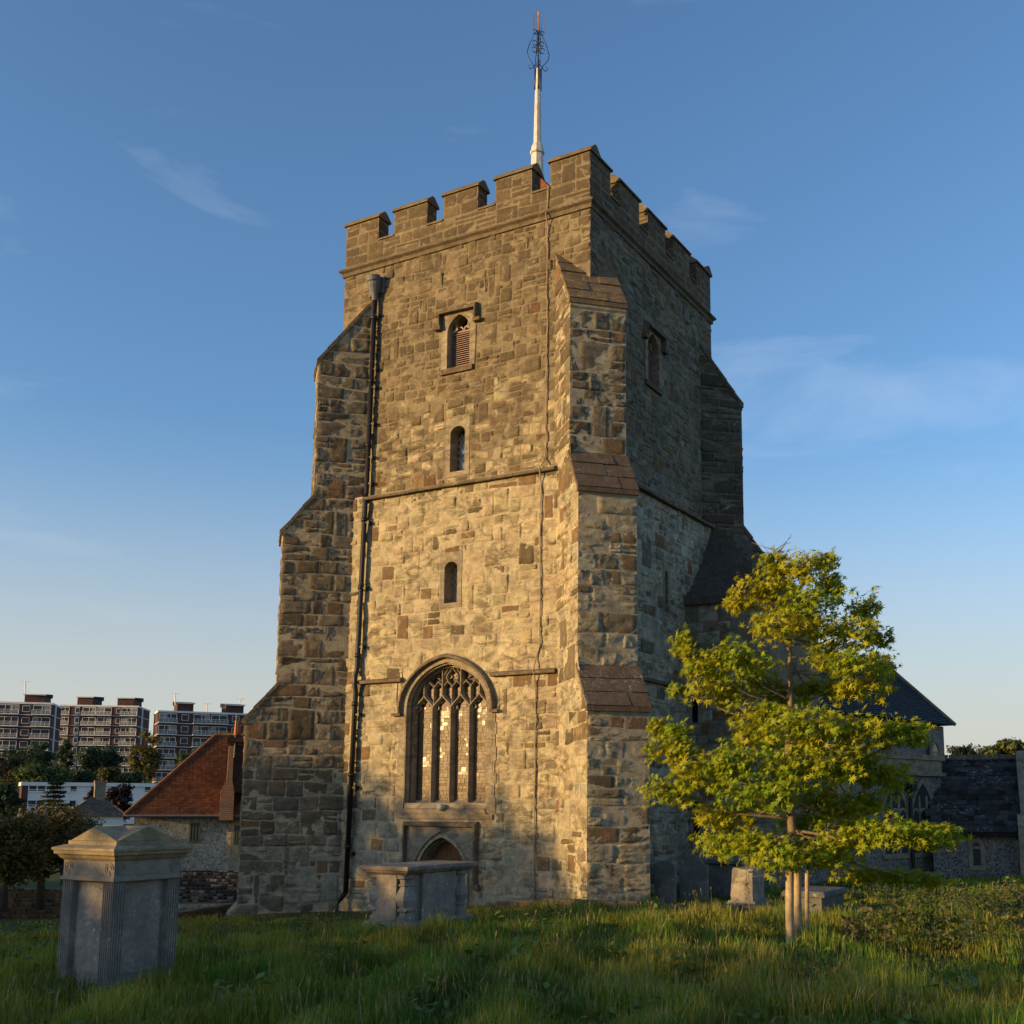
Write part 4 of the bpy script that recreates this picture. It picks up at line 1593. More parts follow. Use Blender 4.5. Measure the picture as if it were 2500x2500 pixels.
for k in range(rows):
    a, b = k / rows, (k + 1.15) / rows
    L0, R0 = E0v + up_l * a, EBv + up_r * a
    L1, R1 = E0v + up_l * min(b, 1), EBv + up_r * min(b, 1)
    n = 40
    for j in range(n):
        s0, s1 = (j + (0.5 if k % 2 else 0)) / n, (j + 1 + (0.5 if k % 2 else 0)) / n
        s1 = min(s1, 1)
        if s1 - s0 < 0.004:
            continue
        t_ = 0.03 + rng.uniform(0, 0.014)
        b0 = len(V_)
        V_ += [L0 + (R0 - L0) * (s0 + .0006) + nface * t_, L0 + (R0 - L0) * (s1 - .0006) + nface * t_, L1 + (R1 - L1) * (s1 - .0006) + nface * 0.008, L1 + (R1 - L1) * (s0 + .0006) + nface * 0.008,
               L0 + (R0 - L0) * (s0 + .0006), L0 + (R0 - L0) * (s1 - .0006)]
        F_ += [(b0, b0 + 1, b0 + 2, b0 + 3), (b0 + 4, b0 + 5, b0 + 1, b0)]
tag(mesh_obj('slate', V_, F_, M['slate'], roof_o), kind='stuff')
m = MB()
m.tube([Rl + (0, 0, 0.04), Rtop + (0, 0, 0.04)], 0.09, 6)
m.tube([EBv + nface * 0.05, Rtop + nface * 0.03], 0.07, 6)
m.tube([Rtop, Rtop + np.array((0, 0, 0.55))], [0.1, 0.05], 6)
m.build('ridge_tile', M['dressed'], roof_o)
# vestry with stone tile roof
vestry = empty('vestry', (7.0, 14.0, 0.0), 'low flint vestry with dark mossy tiled roof and one round-headed window', 'building')
VA_, VB_ = at(2276, 2031, 35.5), at(2560, 2033, 35.5)
ZE = 1.40
fv, lv, _o = wall_from(VA_, VB_, -1.0, ZE, (), 'flint', 'wall', vestry)
uu, zz_ = u_of(fv, 2385, 2085)
lancet_window(fv, uu, 0.42, 0.95, 0.105, 0.13, vestry, 1, 0.12, 0.0)
ub, _ = u_of(fv, 2487, 2060)
m = MB()
m.hexa([fv(ub, -1, 0.75), fv(ub + 1.4, -1, 0.75), fv(ub + 1.4, -1, 0), fv(ub, -1, 0), fv(ub, 1.55, 0.45), fv(ub + 1.4, 1.55, 0.45), fv(ub + 1.4, 1.9, 0), fv(ub, 1.9, 0)])
m.hexa([fv(ub + 0.1, 1.6, 0.3), fv(ub + 1.4, 1.6, 0.3), fv(ub + 1.4, 1.6, -3), fv(ub + 0.1, 1.6, -3), fv(ub + 0.1, 3.8, -1.8), fv(ub + 1.4, 3.8, -1.8), fv(ub + 1.4, 3.8, -3), fv(ub + 0.1, 3.8, -3)])
m.build('buttress', M['dressed'], vestry)
# small memorial slab at the foot of the vestry wall
zr, hr_ = 3.60, -2.7
rf = MB()
rf.add([fv(0, ZE, 0.3), fv(lv, ZE, 0.3), fv(lv, zr, hr_), fv(0, zr, hr_)], [(0, 1, 2, 3)])
rf.add([fv(0, ZE - 0.12, 0.3), fv(lv, ZE - 0.12, 0.3), fv(lv, ZE, 0.3), fv(0, ZE, 0.3)], [(0, 1, 2, 3)])
vro = rf.build('roof', M['roof_dark'], vestry)
rng = np.random.default_rng(31)
NR = 15
count = 0
V_, F_, C_ = [], [], []
single = []
for k in range(NR):
    a, b = k / NR, min(1.0, (k + 1.25) / NR)
    P0 = (ZE + (zr - ZE) * a, 0.34 + (hr_ - 0.34) * a)
    P1 = (ZE + (zr - ZE) * b, 0.34 + (hr_ - 0.34) * b)
    u = -0.05 - (0.15 if k % 2 else 0)
    while u < ub + 0.1:
        wd = rng.uniform(0.20, 0.36)
        t_ = 0.045 + rng.uniform(0, 0.03)
        dz = rng.normal(0, 0.008)
        q_ = [fv(u + .006, P0[0] + t_ + dz, P0[1] + 0.02), fv(u + wd - .006, P0[0] + t_ + rng.normal(0, .006), P0[1] + 0.02), fv(u + wd - .006, P1[0] + 0.02, P1[1]), fv(u + .006, P1[0] + 0.02, P1[1]),
              fv(u + .006, P0[0] - 0.01, P0[1] + 0.02), fv(u + wd - .006, P0[0] - 0.01, P0[1] + 0.02)]
        c_ = np.array((0.042, 0.038, 0.037)) * rng.uniform(0.5, 2.2)
        single.append((q_, [(0, 1, 2, 3), (4, 5, 1, 0), (3, 2, 5, 4)], c_))
        u += wd
for q_, f_, c_ in single[:300]:
    mesh_obj('roof_tile', q_, f_, M['stonetile'], vro, np.tile(c_, (len(q_), 1)))
if len(single) > 300:
    V_, F_, C_ = [], [], []
    for q_, f_, c_ in single[300:]:
        b0 = len(V_)
        V_ += q_
        F_ += [tuple(i + b0 for i in f) for f in f_]
        C_ += [c_] * len(q_)
    tag(mesh_obj('roof_tiles_upper', V_, F_, M['stonetile'], vro, np.array(C_)), kind='stuff')
m = MB()
for k in range(14):
    u0 = -0.1 + k * (ub + 0.3) / 14
    m.hexa([fv(u0 + .01, zr - 0.03, hr_ + 0.16), fv(u0 + (ub + .3) / 14 - .01, zr - 0.03, hr_ + 0.16), fv(u0 + (ub + .3) / 14 - .01, zr - 0.03, hr_ - 0.16), fv(u0 + .01, zr - 0.03, hr_ - 0.16),
            fv(u0 + .01, zr + 0.13, hr_ + 0.05), fv(u0 + (ub + .3) / 14 - .01, zr + 0.13, hr_ + 0.05), fv(u0 + (ub + .3) / 14 - .01, zr + 0.13, hr_ - 0.05), fv(u0 + .01, zr + 0.13, hr_ - 0.05)])
m.build('ridge_tile', M['string'], vro)


# ================================================================== TOMBS
def ring_rect(x0, x1, y0, y1, z, e_):
    return [(x0 - e_, y0 - e_, z), (x1 + e_, y0 - e_, z), (x1 + e_, y1 + e_, z), (x0 - e_, y1 + e_, z)]


def moulded(mb, x0, x1, y0, y1, prof):
    mb.loft([ring_rect(x0, x1, y0, y1, z, e_) for e_, z in prof])


TS = 0.86
tx0, tx1, ty0, ty1 = 2.15 - 0.79, 2.15, -14.23, -14.23 + TS
TZ = -0.13
tomb = empty('pedestal_tomb', ((tx0 + tx1) / 2, (ty0 + ty1) / 2, 0.2), 'tall square pedestal tomb with fluted corner pilasters and gabled cap, nearest the camera', 'tomb')
_before = set(bpy.data.objects)
m = MB()
moulded(m, tx0, tx1, ty0, ty1, [(0.10, 0.10), (0.10, 0.36), (0.07, 0.40), (0.02, 0.44), (-0.06, 0.445)])
m.build('base', M['tomb_lich'], tomb)
m = MB()
m.box((tx0 + 0.07, ty0 + 0.07, 0.40), (tx1 - 0.07, ty1 - 0.07, 1.52))
m.build('core', M['tomb'], tomb)
PWD = 0.155
for (x, y) in ((tx0, ty0), (tx1, ty0), (tx1, ty1), (tx0, ty1)):
    sx = 1 if x == tx0 else -1
    sy = 1 if y == ty0 else -1
    m = MB()
    # fluted plan, outer faces carry five flutes
    def side(n=5, d=0.014):
        r_ = []
        for k in range(n):
            a = PWD * (k + 0.18) / n
            b = PWD * (k + 0.82) / n
            r_ += [(a, 0), ((a * 0.7 + b * 0.3), d), ((a * 0.3 + b * 0.7), d), (b, 0)]
        return r_
    plan = [(0, 0)] + [(u, h) for u, h in side()] + [(PWD, 0), (PWD, 0.08), (0.08, 0.08), (0.08, PWD), (0, PWD)] + [(h, u) for u, h in side()[::-1]]
    m.loft([[(x + sx * a, y + sy * b, z) for a, b in plan] for z in (0.43, 1.50)])
    m.build('pilaster', M['tomb'], tomb)
# inscription panels, slightly raised with arched head
for fr, fw in ((Frame((tx0, ty0 + 0.07, 0), (1, 0, 0), (0, -1, 0)), tx1 - tx0), (Frame((tx1 - 0.07, ty0, 0), (0, 1, 0), (1, 0, 0)), ty1 - ty0),
               (Frame((tx0, ty1 - 0.07, 0), (1, 0, 0), (0, 1, 0)), tx1 - tx0), (Frame((tx0 + 0.07, ty0, 0), (0, 1, 0), (-1, 0, 0)), ty1 - ty0)):
    m = MB()
    cc_ = fw / 2
    oa = arch(cc_, 0.56, 1.36, fw / 2 - 0.195, 0.08, 10)
    sheet(m, fr, oa, [], 0.012)
    reveal(m, fr, oa, 0.012, -0.01)
    m.fbox(fr, PWD, fw - PWD, 0.47, 0.52, -0.02, 0.02)
    m.build('panel', M['tomb'], tomb)
m = MB()
moulded(m, tx0, tx1, ty0, ty1, [(0.0, 1.49), (0.02, 1.50), (0.02, 1.525), (0.0, 1.54), (0.0, 1.72), (0.015, 1.73)])
m.build('frieze', M['tomb_lich'], tomb)
m = MB()
# volutes carved at the frieze ends
for fr, fw in ((Frame((tx0, ty0, 0), (1, 0, 0), (0, -1, 0)), tx1 - tx0), (Frame((tx1, ty0, 0), (0, 1, 0), (1, 0, 0)), ty1 - ty0)):
    for uc in (0.08, fw - 0.08):
        for rr in (0.062, 0.035):
            sweep(m, fr, [(uc + rr * math.cos(t_), 1.625 + rr * math.sin(t_)) for t_ in np.linspace(0, 5.2, 12)], [(-0.008, -0.01), (-0.008, 0.008), (0.008, 0.008), (0.008, -0.01)])
    m.fbox(fr, PWD + 0.02, fw - PWD - 0.02, 1.56, 1.572, -0.01, 0.008)
m.build('volute', M['tomb_lich'], tomb)
m = MB()
moulded(m, tx0, tx1, ty0, ty1, [(0.0, 1.70), (0.03, 1.725), (0.05, 1.755), (0.075, 1.765), (0.08, 1.80), (0.095, 1.805), (0.095, 1.83), (0.0, 1.86)])
m.build('cornice', M['tomb_top'], tomb)
# cross-gabled cap with a pediment on every face
m = MB()
a0, a1, b0_, b1_ = tx0 + 0.04, tx1 - 0.04, ty0 + 0.04, ty1 - 0.04
mx, my = (a0 + a1) / 2, (b0_ + b1_) / 2
zl, zp = 1.85, 2.05
moulded(m, a0 - 0.02, a1 + 0.02, b0_ - 0.02, b1_ + 0.02, [(0, 1.84), (0, 1.90)])
zl = 1.902
for (P, Q, Ap, inn) in (((a0, b0_), (a1, b0_), (mx, b0_), (mx, my)), ((a1, b0_), (a1, b1_), (a1, my), (mx, my)),
                        ((a1, b1_), (a0, b1_), (mx, b1_), (mx, my)), ((a0, b1_), (a0, b0_), (a0, my), (mx, my))):
    V = [(P[0], P[1], zl), (Q[0], Q[1], zl), (Ap[0], Ap[1], zp), (mx, my, zp)]
    m.add(V, [(0, 1, 2), (0, 2, 3), (1, 3, 2)])
m.build('pediment_cap', M['tomb_top'], tomb)
for o in set(bpy.data.objects) - _before:
    o.location.z += TZ
# thin white marker post leaning on the tomb
mp_o = empty('marker_post', atz(178, 2390, 0.4), 'thin pale marker post in the grass against the tall pedestal tomb', 'post')
m = MB()
p0 = atz(175, 2392, 0.30)
m.tube([p0, p0 + np.array((0.035, 0.02, 0.46))], 0.022, 6)
m.build('post', M['lead'], mp_o)

# chest tomb in front of the door
cx0, cx1, cy0, cy1 = -0.02, 0.74, -7.52, -5.72
chest = empty('chest_tomb', ((cx0 + cx1) / 2, (cy0 + cy1) / 2, 0.1), 'stone chest tomb with bulbous corner balusters in front of the tower doorway', 'tomb')
m = MB()
moulded(m, cx0, cx1, cy0, cy1, [(0.06, -0.2), (0.06, 0.24), (0.03, 0.29), (-0.03, 0.30)])
m.build('plinth', M['tomb_lich'], chest)
m = MB()
m.box((cx0 + 0.07, cy0 + 0.12, 0.28), (cx1 - 0.07, cy1 - 0.12, 1.03))
m.build('core', M['tomb'], chest)
m = MB()
m.box((cx0 + 0.16, cy0 + 0.01, 0.28), (cx1 - 0.20, cy0 + 0.12, 1.02))
m.build('end_panel', M['tomb_lich'], chest)
m = MB()
m.box((cx1 - 0.07, cy0 + 0.46, 0.28), (cx1 - 0.005, cy1 - 0.42, 1.03))
m.build('side_panel', M['tomb'], chest)
bal = [(0.115, 0.29), (0.115, 0.36), (0.085, 0.39), (0.08, 0.44), (0.105, 0.46), (0.105, 0.49), (0.085, 0.51), (0.105, 0.56), (0.128, 0.63), (0.125, 0.70), (0.095, 0.78), (0.078, 0.84),
       (0.095, 0.855), (0.095, 0.875), (0.078, 0.885), (0.085, 0.95), (0.112, 0.97), (0.112, 1.03)]
for (x, y) in ((cx0 + 0.10, cy0 + 0.17), (cx1 - 0.12, cy0 + 0.17), (cx1 - 0.12, cy1 - 0.17), (cx0 + 0.10, cy1 - 0.17)):
    m = MB()
    m.loft([[(x + sx * r_, y + sy * r_ * 1.35, z) for sx, sy in ((-1, -.6), (-.6, -1), (.6, -1), (1, -.6), (1, .6), (.6, 1), (-.6, 1), (-1, .6))] for r_, z in bal])
    m.build('baluster', M['tomb'], chest)
m = MB()
moulded(m, cx0, cx1, cy0, cy1, [(-0.02, 1.02), (0.02, 1.05), (0.05, 1.06), (0.08, 1.10), (0.10, 1.105), (0.10, 1.15), (0.085, 1.165)])
m.build('lid', stone_mat('tomb_lid_stone', (0.27, 0.22, 0.175), stain=0.5, lichen=1.0, bump=0.5, lich_col=(0.52, 0.5, 0.46), lich_scale=12, lich_thr=0.54), chest)


def headstone(px, py, z, wd, ht, label, shoulder=False, th=0.1, tilt=0.03):
    p = at(px, py, z)
    yaw_ = 0.15
    m_ = MB()
    n = 12
    outl = [(-wd / 2, -0.4), (wd / 2, -0.4)]
    if shoulder:
        outl += [(wd / 2, ht * 0.78), (wd * 0.36, ht * 0.80), (wd * 0.30, ht * 0.86)]
        outl += [(wd * 0.30 * math.cos(a), ht * 0.86 + ht * 0.14 * math.sin(a)) for a in np.linspace(0.2, math.pi - 0.2, n)]
        outl += [(-wd * 0.30, ht * 0.86), (-wd * 0.36, ht * 0.80), (-wd / 2, ht * 0.78)]
    else:
        outl += [(wd / 2 * math.cos(a), ht * 0.84 + ht * 0.16 * math.sin(a)) for a in np.linspace(0, math.pi, n)]
    rings_ = []
    for y_, k in ((-th / 2, 0.97), (-th / 2 + 0.015, 1.0), (th / 2 - 0.015, 1.0), (th / 2, 0.97)):
        r_ = []
        for (u, v) in outl:
            u, v = u * k, (v - ht / 2) * k + ht / 2
            X = u
            Y = y_ + v * tilt
            r_.append((p[0] + X * math.cos(yaw_) - Y * math.sin(yaw_), p[1] + X * math.sin(yaw_) + Y * math.cos(yaw_), p[2] + v))
        rings_.append(r_)
    m_.loft(rings_)
    o_ = m_.build('headstone', M['grave_dark'], None, origin=(p[0], p[1], p[2]))
    tag(o_, label, 'headstone', 'headstones at the foot of the tower')
    return o_


headstone(1625, 2193, 24.4, 0.46, 0.78, 'dark round-topped headstone closest to the right-hand tower buttress', False)
headstone(1695, 2190, 25.0, 0.62, 0.88, 'wide dark headstone with shouldered arched top beside the tower wall', True)
headstone(1632, 2198, 24.1, 0.30, 0.46, 'smallest dark headstone standing low in front of the others', False)

pb = atz(1811, 2212, 0.2)
m = MB()
rng = np.random.default_rng(41)
blk = empty('pale_tombstone_block', (pb[0], pb[1], 0.1), 'pale upright block of a tomb, sunlit end, left of the maple stakes', 'tomb')


def rough_block(mb, x0, x1, y0, y1, z0, z1, e_=0.02, seed=1):
    rg = np.random.default_rng(seed)
    rings_ = []
    for z, k in ((z0, 0), (z0 + (z1 - z0) * 0.5, 0), (z1 - 0.04, 0), (z1, 0.03)):
        pts_ = []
        for (xa, ya, xb, yb) in ((x0, y0, x1, y0), (x1, y0, x1, y1), (x1, y1, x0, y1), (x0, y1, x0, y0)):
            for t_ in (0, 0.33, 0.67):
                xx, yy = xa + (xb - xa) * t_, ya + (yb - ya) * t_
                mxx, myy = (x0 + x1) / 2, (y0 + y1) / 2
                pts_.append((mxx + (xx - mxx) * (1 - k * 2) + rg.normal(0, e_ * 0.4), myy + (yy - myy) * (1 - k * 2) + rg.normal(0, e_ * 0.4), z + rg.normal(0, e_ * 0.2)))
        rings_.append(pts_)
    mb.loft(rings_)


rough_block(m, pb[0] - 0.20, pb[0] + 0.22, pb[1], pb[1] + 0.7, -0.1, 0.92, 0.03, 3)
m.build('upright_block', M['block'], blk)
m = MB()
rough_block(m, pb[0] - 0.27, pb[0] + 0.29, pb[1] - 0.06, pb[1] + 0.78, -0.1, 0.30, 0.02, 4)
m.build('plinth', M['block'], blk)
gb = atz(2005, 2246, 0.2)
low = empty('low_box_tomb', (gb[0], gb[1], 0.1), 'low grey box tomb in the grass just right of the maple stakes', 'tomb')
m = MB()
rough_block(m, gb[0] - 0.62, gb[0] + 0.02, gb[1], gb[1] + 1.35, -0.1, 0.58, 0.015, 5)
m.build('chest', M['tomb_grey'], low)
m = MB()
rough_block(m, gb[0] - 0.68, gb[0] + 0.08, gb[1] - 0.06, gb[1] + 1.42, 0.58, 0.67, 0.012, 6)
m.build('lid', M['tomb_grey'], low)
# dark table tomb in the shade of the church
db = atz(1745, 2165, 0.3)
tt = empty('table_tomb', (db[0], db[1], 0.0), 'dark table tomb with wide slab in deep shade behind the headstones', 'tomb')
m = MB()
rough_block(m, db[0] - 0.55, db[0] + 0.55, db[1] + 0.1, db[1] + 1.5, -0.1, 0.82, 0.01, 7)
m.build('chest', M['grave_dark'], tt)
m = MB()
rough_block(m, db[0] - 0.68, db[0] + 0.68, db[1] - 0.02, db[1] + 1.62, 0.82, 0.93, 0.01, 8)
m.build('slab', M['grave_dark'], tt)

# stone edging along the foot of the tower
m = MB()
rng = np.random.default_rng(44)
kerb = empty('kerb_edging', (2.2, -1.8, 0.1), 'worn stone kerb edging the path at the foot of the tower', 'kerb')
x = -2.2
while x < 6.2:
    wd = rng.uniform(0.5, 0.9)
    y_ = -2.15 + 0.04 * x
    z_ = float(ground(x, y_))
    m = MB()
    rough_block(m, x + 0.01, x + wd - 0.01, y_ - 0.09, y_ + 0.09, z_ - 0.2, z_ + 0.13 + rng.uniform(-.02, .02), 0.012, int(x * 10) + 90)
    m.build('stone', M['wallrough'], kerb)
    x += wd


# ================================================================== TREES
def noise_dir(n, rng):
    v = rng.normal(0, 1, (n, 3))
    return v / np.linalg.norm(v, axis=1, keepdims=True)


def leaf_cloud(name, C, Nrm, size, tmpl, tfaces, cols, mat, parent, rng, kind='stuff'):
    """scatter copies of a flat leaf template at C with normals Nrm"""
    n = len(C)
    a = rng.normal(0, 1, (n, 3))
    X = np.cross(Nrm, a)
    X /= np.linalg.norm(X, axis=1, keepdims=True) + 1e-9
    Y = np.cross(Nrm, X)
    T = np.array(tmpl)
    sz = size[:, None, None]
    V = C[:, None, :] + sz * (T[None, :, 0:1] * X[:, None, :] + T[None, :, 1:2] * Y[:, None, :] + T[None, :, 2:3] * Nrm[:, None, :])
    k = len(T)
    F = (np.array(tfaces)[None] + (np.arange(n) * k)[:, None, None]).reshape(-1, len(tfaces[0]))
    cc = np.repeat(cols, k, axis=0)
    o_ = mesh_obj(name, V.reshape(-1, 3), F, mat, parent, cc)
    tag(o_, kind=kind)
    return o_


# five-lobed maple leaf: rim of tips and notches round a centre
_mt, _mf = [(0, 0, 0.0)], []
for k, (ang, rad_) in enumerate([(-90, .40), (-50, .22), (-16, .80), (12, .27), (42, 1.0), (66, .32), (90, 1.15), (114, .32), (138, 1.0), (168, .27), (196, .80), (230, .22)]):
    _mt.append((rad_ * math.cos(R(ang)), rad_ * math.sin(R(ang)), -0.18 * rad_ * rad_))
for k in range(12):
    _mf.append((0, k + 1, (k + 1) % 12 + 1))
_qt = [(-.5, 0, 0), (0, -.28, 0.05), (.5, 0, 0), (0, .28, 0.05)]
_qf = [(0, 1, 2, 3)]

TREE = atz(1945, 2318, 0.3)
maple = empty('maple_tree', TREE, 'young maple with bright yellow-green star leaves beside the church', 'tree')
TD = math.hypot(*(TREE - CAM)[:2])
right_h = np.array((_r0[0], _r0[1], 0.0))
fwd_h = np.array((math.sin(YAW), math.cos(YAW), 0.0))


def tp(px, py, dd=0.0):
    return at(px, py, TD + dd)


rng = np.random.default_rng(5)
trunk_px = [(1948, 2330), (1944, 2200), (1940, 2090), (1932, 2005), (1926, 1930), (1924, 1830), (1930, 1740), (1930, 1650), (1928, 1590), (1905, 1520), (1890, 1440), (1888, 1380), (1890, 1330)]
tr_pts = [tp(*p) for p in trunk_px]
tr_rad = [0.075, 0.068, 0.062, 0.058, 0.052, 0.046, 0.040, 0.034, 0.029, 0.022, 0.016, 0.010, 0.005]
m = MB()
m.tube(tr_pts, tr_rad, 9)
# crown clusters: (px, py, rx px, ry px, depth offset m, trunk index)
CL = [(1885, 1375, 45, 42, 0.0, 11), (1950, 1395, 70, 55, -0.1, 10), (2010, 1370, 45, 30, 0.25, 10), (1860, 1440, 70, 45, -0.2, 9), (1800, 1475, 45, 30, 0.1, 9),
      (1970, 1470, 90, 55, -0.3, 9), (2030, 1430, 40, 45, 0.3, 9), (2110, 1490, 45, 55, 0.2, 8), (1920, 1530, 110, 45, -0.4, 8), (2060, 1545, 95, 50, -0.2, 8), (2140, 1560, 40, 35, 0.3, 8),
      (1665, 1570, 28, 48, 0.0, 6), (1720, 1630, 65, 65, -0.3, 6), (1800, 1610, 65, 55, -0.5, 6), (1850, 1650, 55, 55, 0.5, 6), (1760, 1690, 80, 45, 0.1, 5),
      (2070, 1620, 80, 40, -0.5, 7), (2145, 1630, 40, 45, 0.1, 7), (2090, 1680, 90, 40, 0.2, 7), (1990, 1680, 60, 35, 0.6, 7), (1650, 1685, 25, 18, 0.1, 5),
      (1860, 1745, 75, 45, -0.3, 5), (1960, 1770, 110, 60, -0.7, 5), (2080, 1790, 110, 55, -0.5, 5), (2190, 1790, 70, 45, -0.2, 4), (2235, 1790, 30, 35, 0.1, 4), (1840, 1800, 65, 50, 0.3, 4),
      (1605, 1775, 32, 28, 0.2, 3), (1650, 1790, 38, 40, 0.0, 3), (1640, 1830, 65, 45, -0.1, 3), (1720, 1880, 90, 60, -0.4, 3), (1640, 1930, 75, 45, -0.2, 3), (1800, 1860, 95, 55, -0.6, 4),
      (1860, 1930, 110, 55, -0.8, 3), (1990, 1870, 110, 65, -0.6, 4), (2090, 1870, 90, 50, 0.2, 4), (2160, 1900, 70, 45, 0.4, 4), (1770, 1990, 85, 45, 0.2, 3), (2000, 1950, 90, 50, 0.6, 3),
      (1760, 2060, 60, 50, 0.2, 2), (1830, 2060, 90, 45, -0.5, 2), (1900, 2090, 110, 45, -0.8, 2), (2000, 2090, 95, 42, -0.3, 2), (2080, 2040, 85, 50, -0.2, 2), (2170, 2030, 95, 45, -0.4, 2),
      (2260, 2040, 75, 40, -0.2, 2), (2320, 2040, 35, 25, 0.0, 2), (2060, 1980, 70, 40, 0.3, 3), (1960, 2010, 70, 40, 0.9, 3), (2120, 1960, 55, 35, 0.6, 3),
      (2100, 2135, 70, 28, 0.9, 2), (2200, 2140, 80, 26, 1.0, 2), (2270, 2150, 45, 20, 1.1, 2), (1940, 1840, 80, 60, 0.8, 4), (1900, 1700, 60, 50, 0.7, 6), (2020, 1600, 60, 45, 0.7, 7)]
LC, LN, LS, LCOL = [], [], [], []
mpp = TD / FPX
for (px, py, rx, ry, dd, ti) in CL:
    c_ = tp(px, py, dd)
    a = tr_pts[ti] * 1.0
    b = tr_pts[min(ti + 1, len(tr_pts) - 1)]
    st = a + (b - a) * rng.uniform(0, 0.8)
    mid = st * 0.5 + c_ * 0.5 + np.array((0, 0, -0.05 - 0.06 * rng.random()))
    r0_ = tr_rad[ti] * 0.45
    m.tube([st, st * 0.75 + mid * 0.25 + np.array((0, 0, .02)), mid, c_], [r0_, r0_ * 0.8, r0_ * 0.55, 0.006], 6)
    Rx, Ry, Rz = rx * mpp * 1.02, max(rx, ry) * mpp * 0.9, ry * mpp * 0.87
    n_ = int(max(34, 1050 * (Rx * Rz) ** 0.75 * 2.75))
    # twigs
    for k in range(7):
        e_ = noise_dir(1, rng)[0]
        e_[2] = abs(e_[2]) * 0.6
        tip = c_ + right_h * e_[0] * Rx * 0.95 + fwd_h * e_[1] * Ry * 0.9 + np.array((0, 0, e_[2] * Rz))
        m.tube([c_ * 0.8 + mid * 0.2, (c_ + tip) / 2 + np.array((0, 0, 0.02)), tip], [0.006, 0.004, 0.002], 4)
    u = noise_dir(n_, rng) * (rng.random((n_, 1)) ** 0.45)
    u *= 1 + 0.22 * np.sin(u[:, :1] * 7 + px) + 0.18 * np.sin(u[:, 2:] * 9 + py)
    P = c_ + right_h * (u[:, :1] * Rx) + fwd_h * (u[:, 1:2] * Ry) + np.array((0, 0, 1.0)) * (u[:, 2:] * Rz)
    LC.append(P)
    nn = u * 0.4 + np.array((0, 0, 0.55)) + rng.normal(0, 0.5, (n_, 3)) + SUN_DIR * 0.55
    LN.append(nn / np.linalg.norm(nn, axis=1, keepdims=True))
    LS.append(np.clip(rng.normal(0.060, 0.016, n_), 0.024, 0.098))
    yl = np.clip(0.45 + 0.3 * (py < 1560) + rng.normal(0, 0.16) + rng.normal(0, 0.3, n_), 0, 1)[:, None]
    LCOL.append((np.array((0.18, 0.28, 0.014)) * (1 - yl) + np.array((0.36, 0.33, 0.012)) * yl) * rng.uniform(0.75, 1.2, (n_, 1)))
# bare twigs at the very top
for k in range(9):
    b = tr_pts[-2] + (tr_pts[-1] - tr_pts[-2]) * rng.random()
    tip = b + right_h * rng.uniform(-0.35, 0.45) + fwd_h * rng.uniform(-0.2, 0.2) + np.array((0, 0, rng.uniform(0.1, 0.35)))
    m.tube([b, (b + tip) / 2 + rng.normal(0, .015, 3), tip], [0.006, 0.004, 0.002], 4)
m.build('trunk', M['bark'], maple, smooth=True)
leaf_cloud('crown', np.concatenate(LC), np.concatenate(LN), np.concatenate(LS), _mt, _mf, np.concatenate(LCOL), M['leaf'], maple, rng)
# stakes
for (xt, yt, xb, yb, dd, lab) in ((1926, 2120, 1930, 2335, -0.32, 'thick round timber stake nearest the camera at the maple trunk'),
                                  (1944, 2125, 1948, 2320, -0.05, 'pale timber stake standing right behind the front maple stake'),
                                  (1966, 2125, 1972, 2305, 0.25, 'thin dark timber stake rearmost behind the maple trunk')):
    p0, p1 = tp(xb, yb, dd), tp(xt, yt, dd)
    p1 = np.array((p0[0] + 0.02, p0[1], p1[2]))
    m = MB()
    rd = 0.055 if dd < 0.2 else 0.03
    m.tube([p0 - np.array((0, 0, 0.3)), p0, (p0 + p1) / 2 + rng.normal(0, 0.006, 3), p1 - np.array((0, 0, .02)), p1], [rd * 1.05, rd * 1.03, rd, rd * 0.97, rd * 0.8], 9)
    o = m.build('tree_stake', M['stake'], None, smooth=True, origin=p0)
    tag(o, lab, 'stake', 'stakes round the young maple')


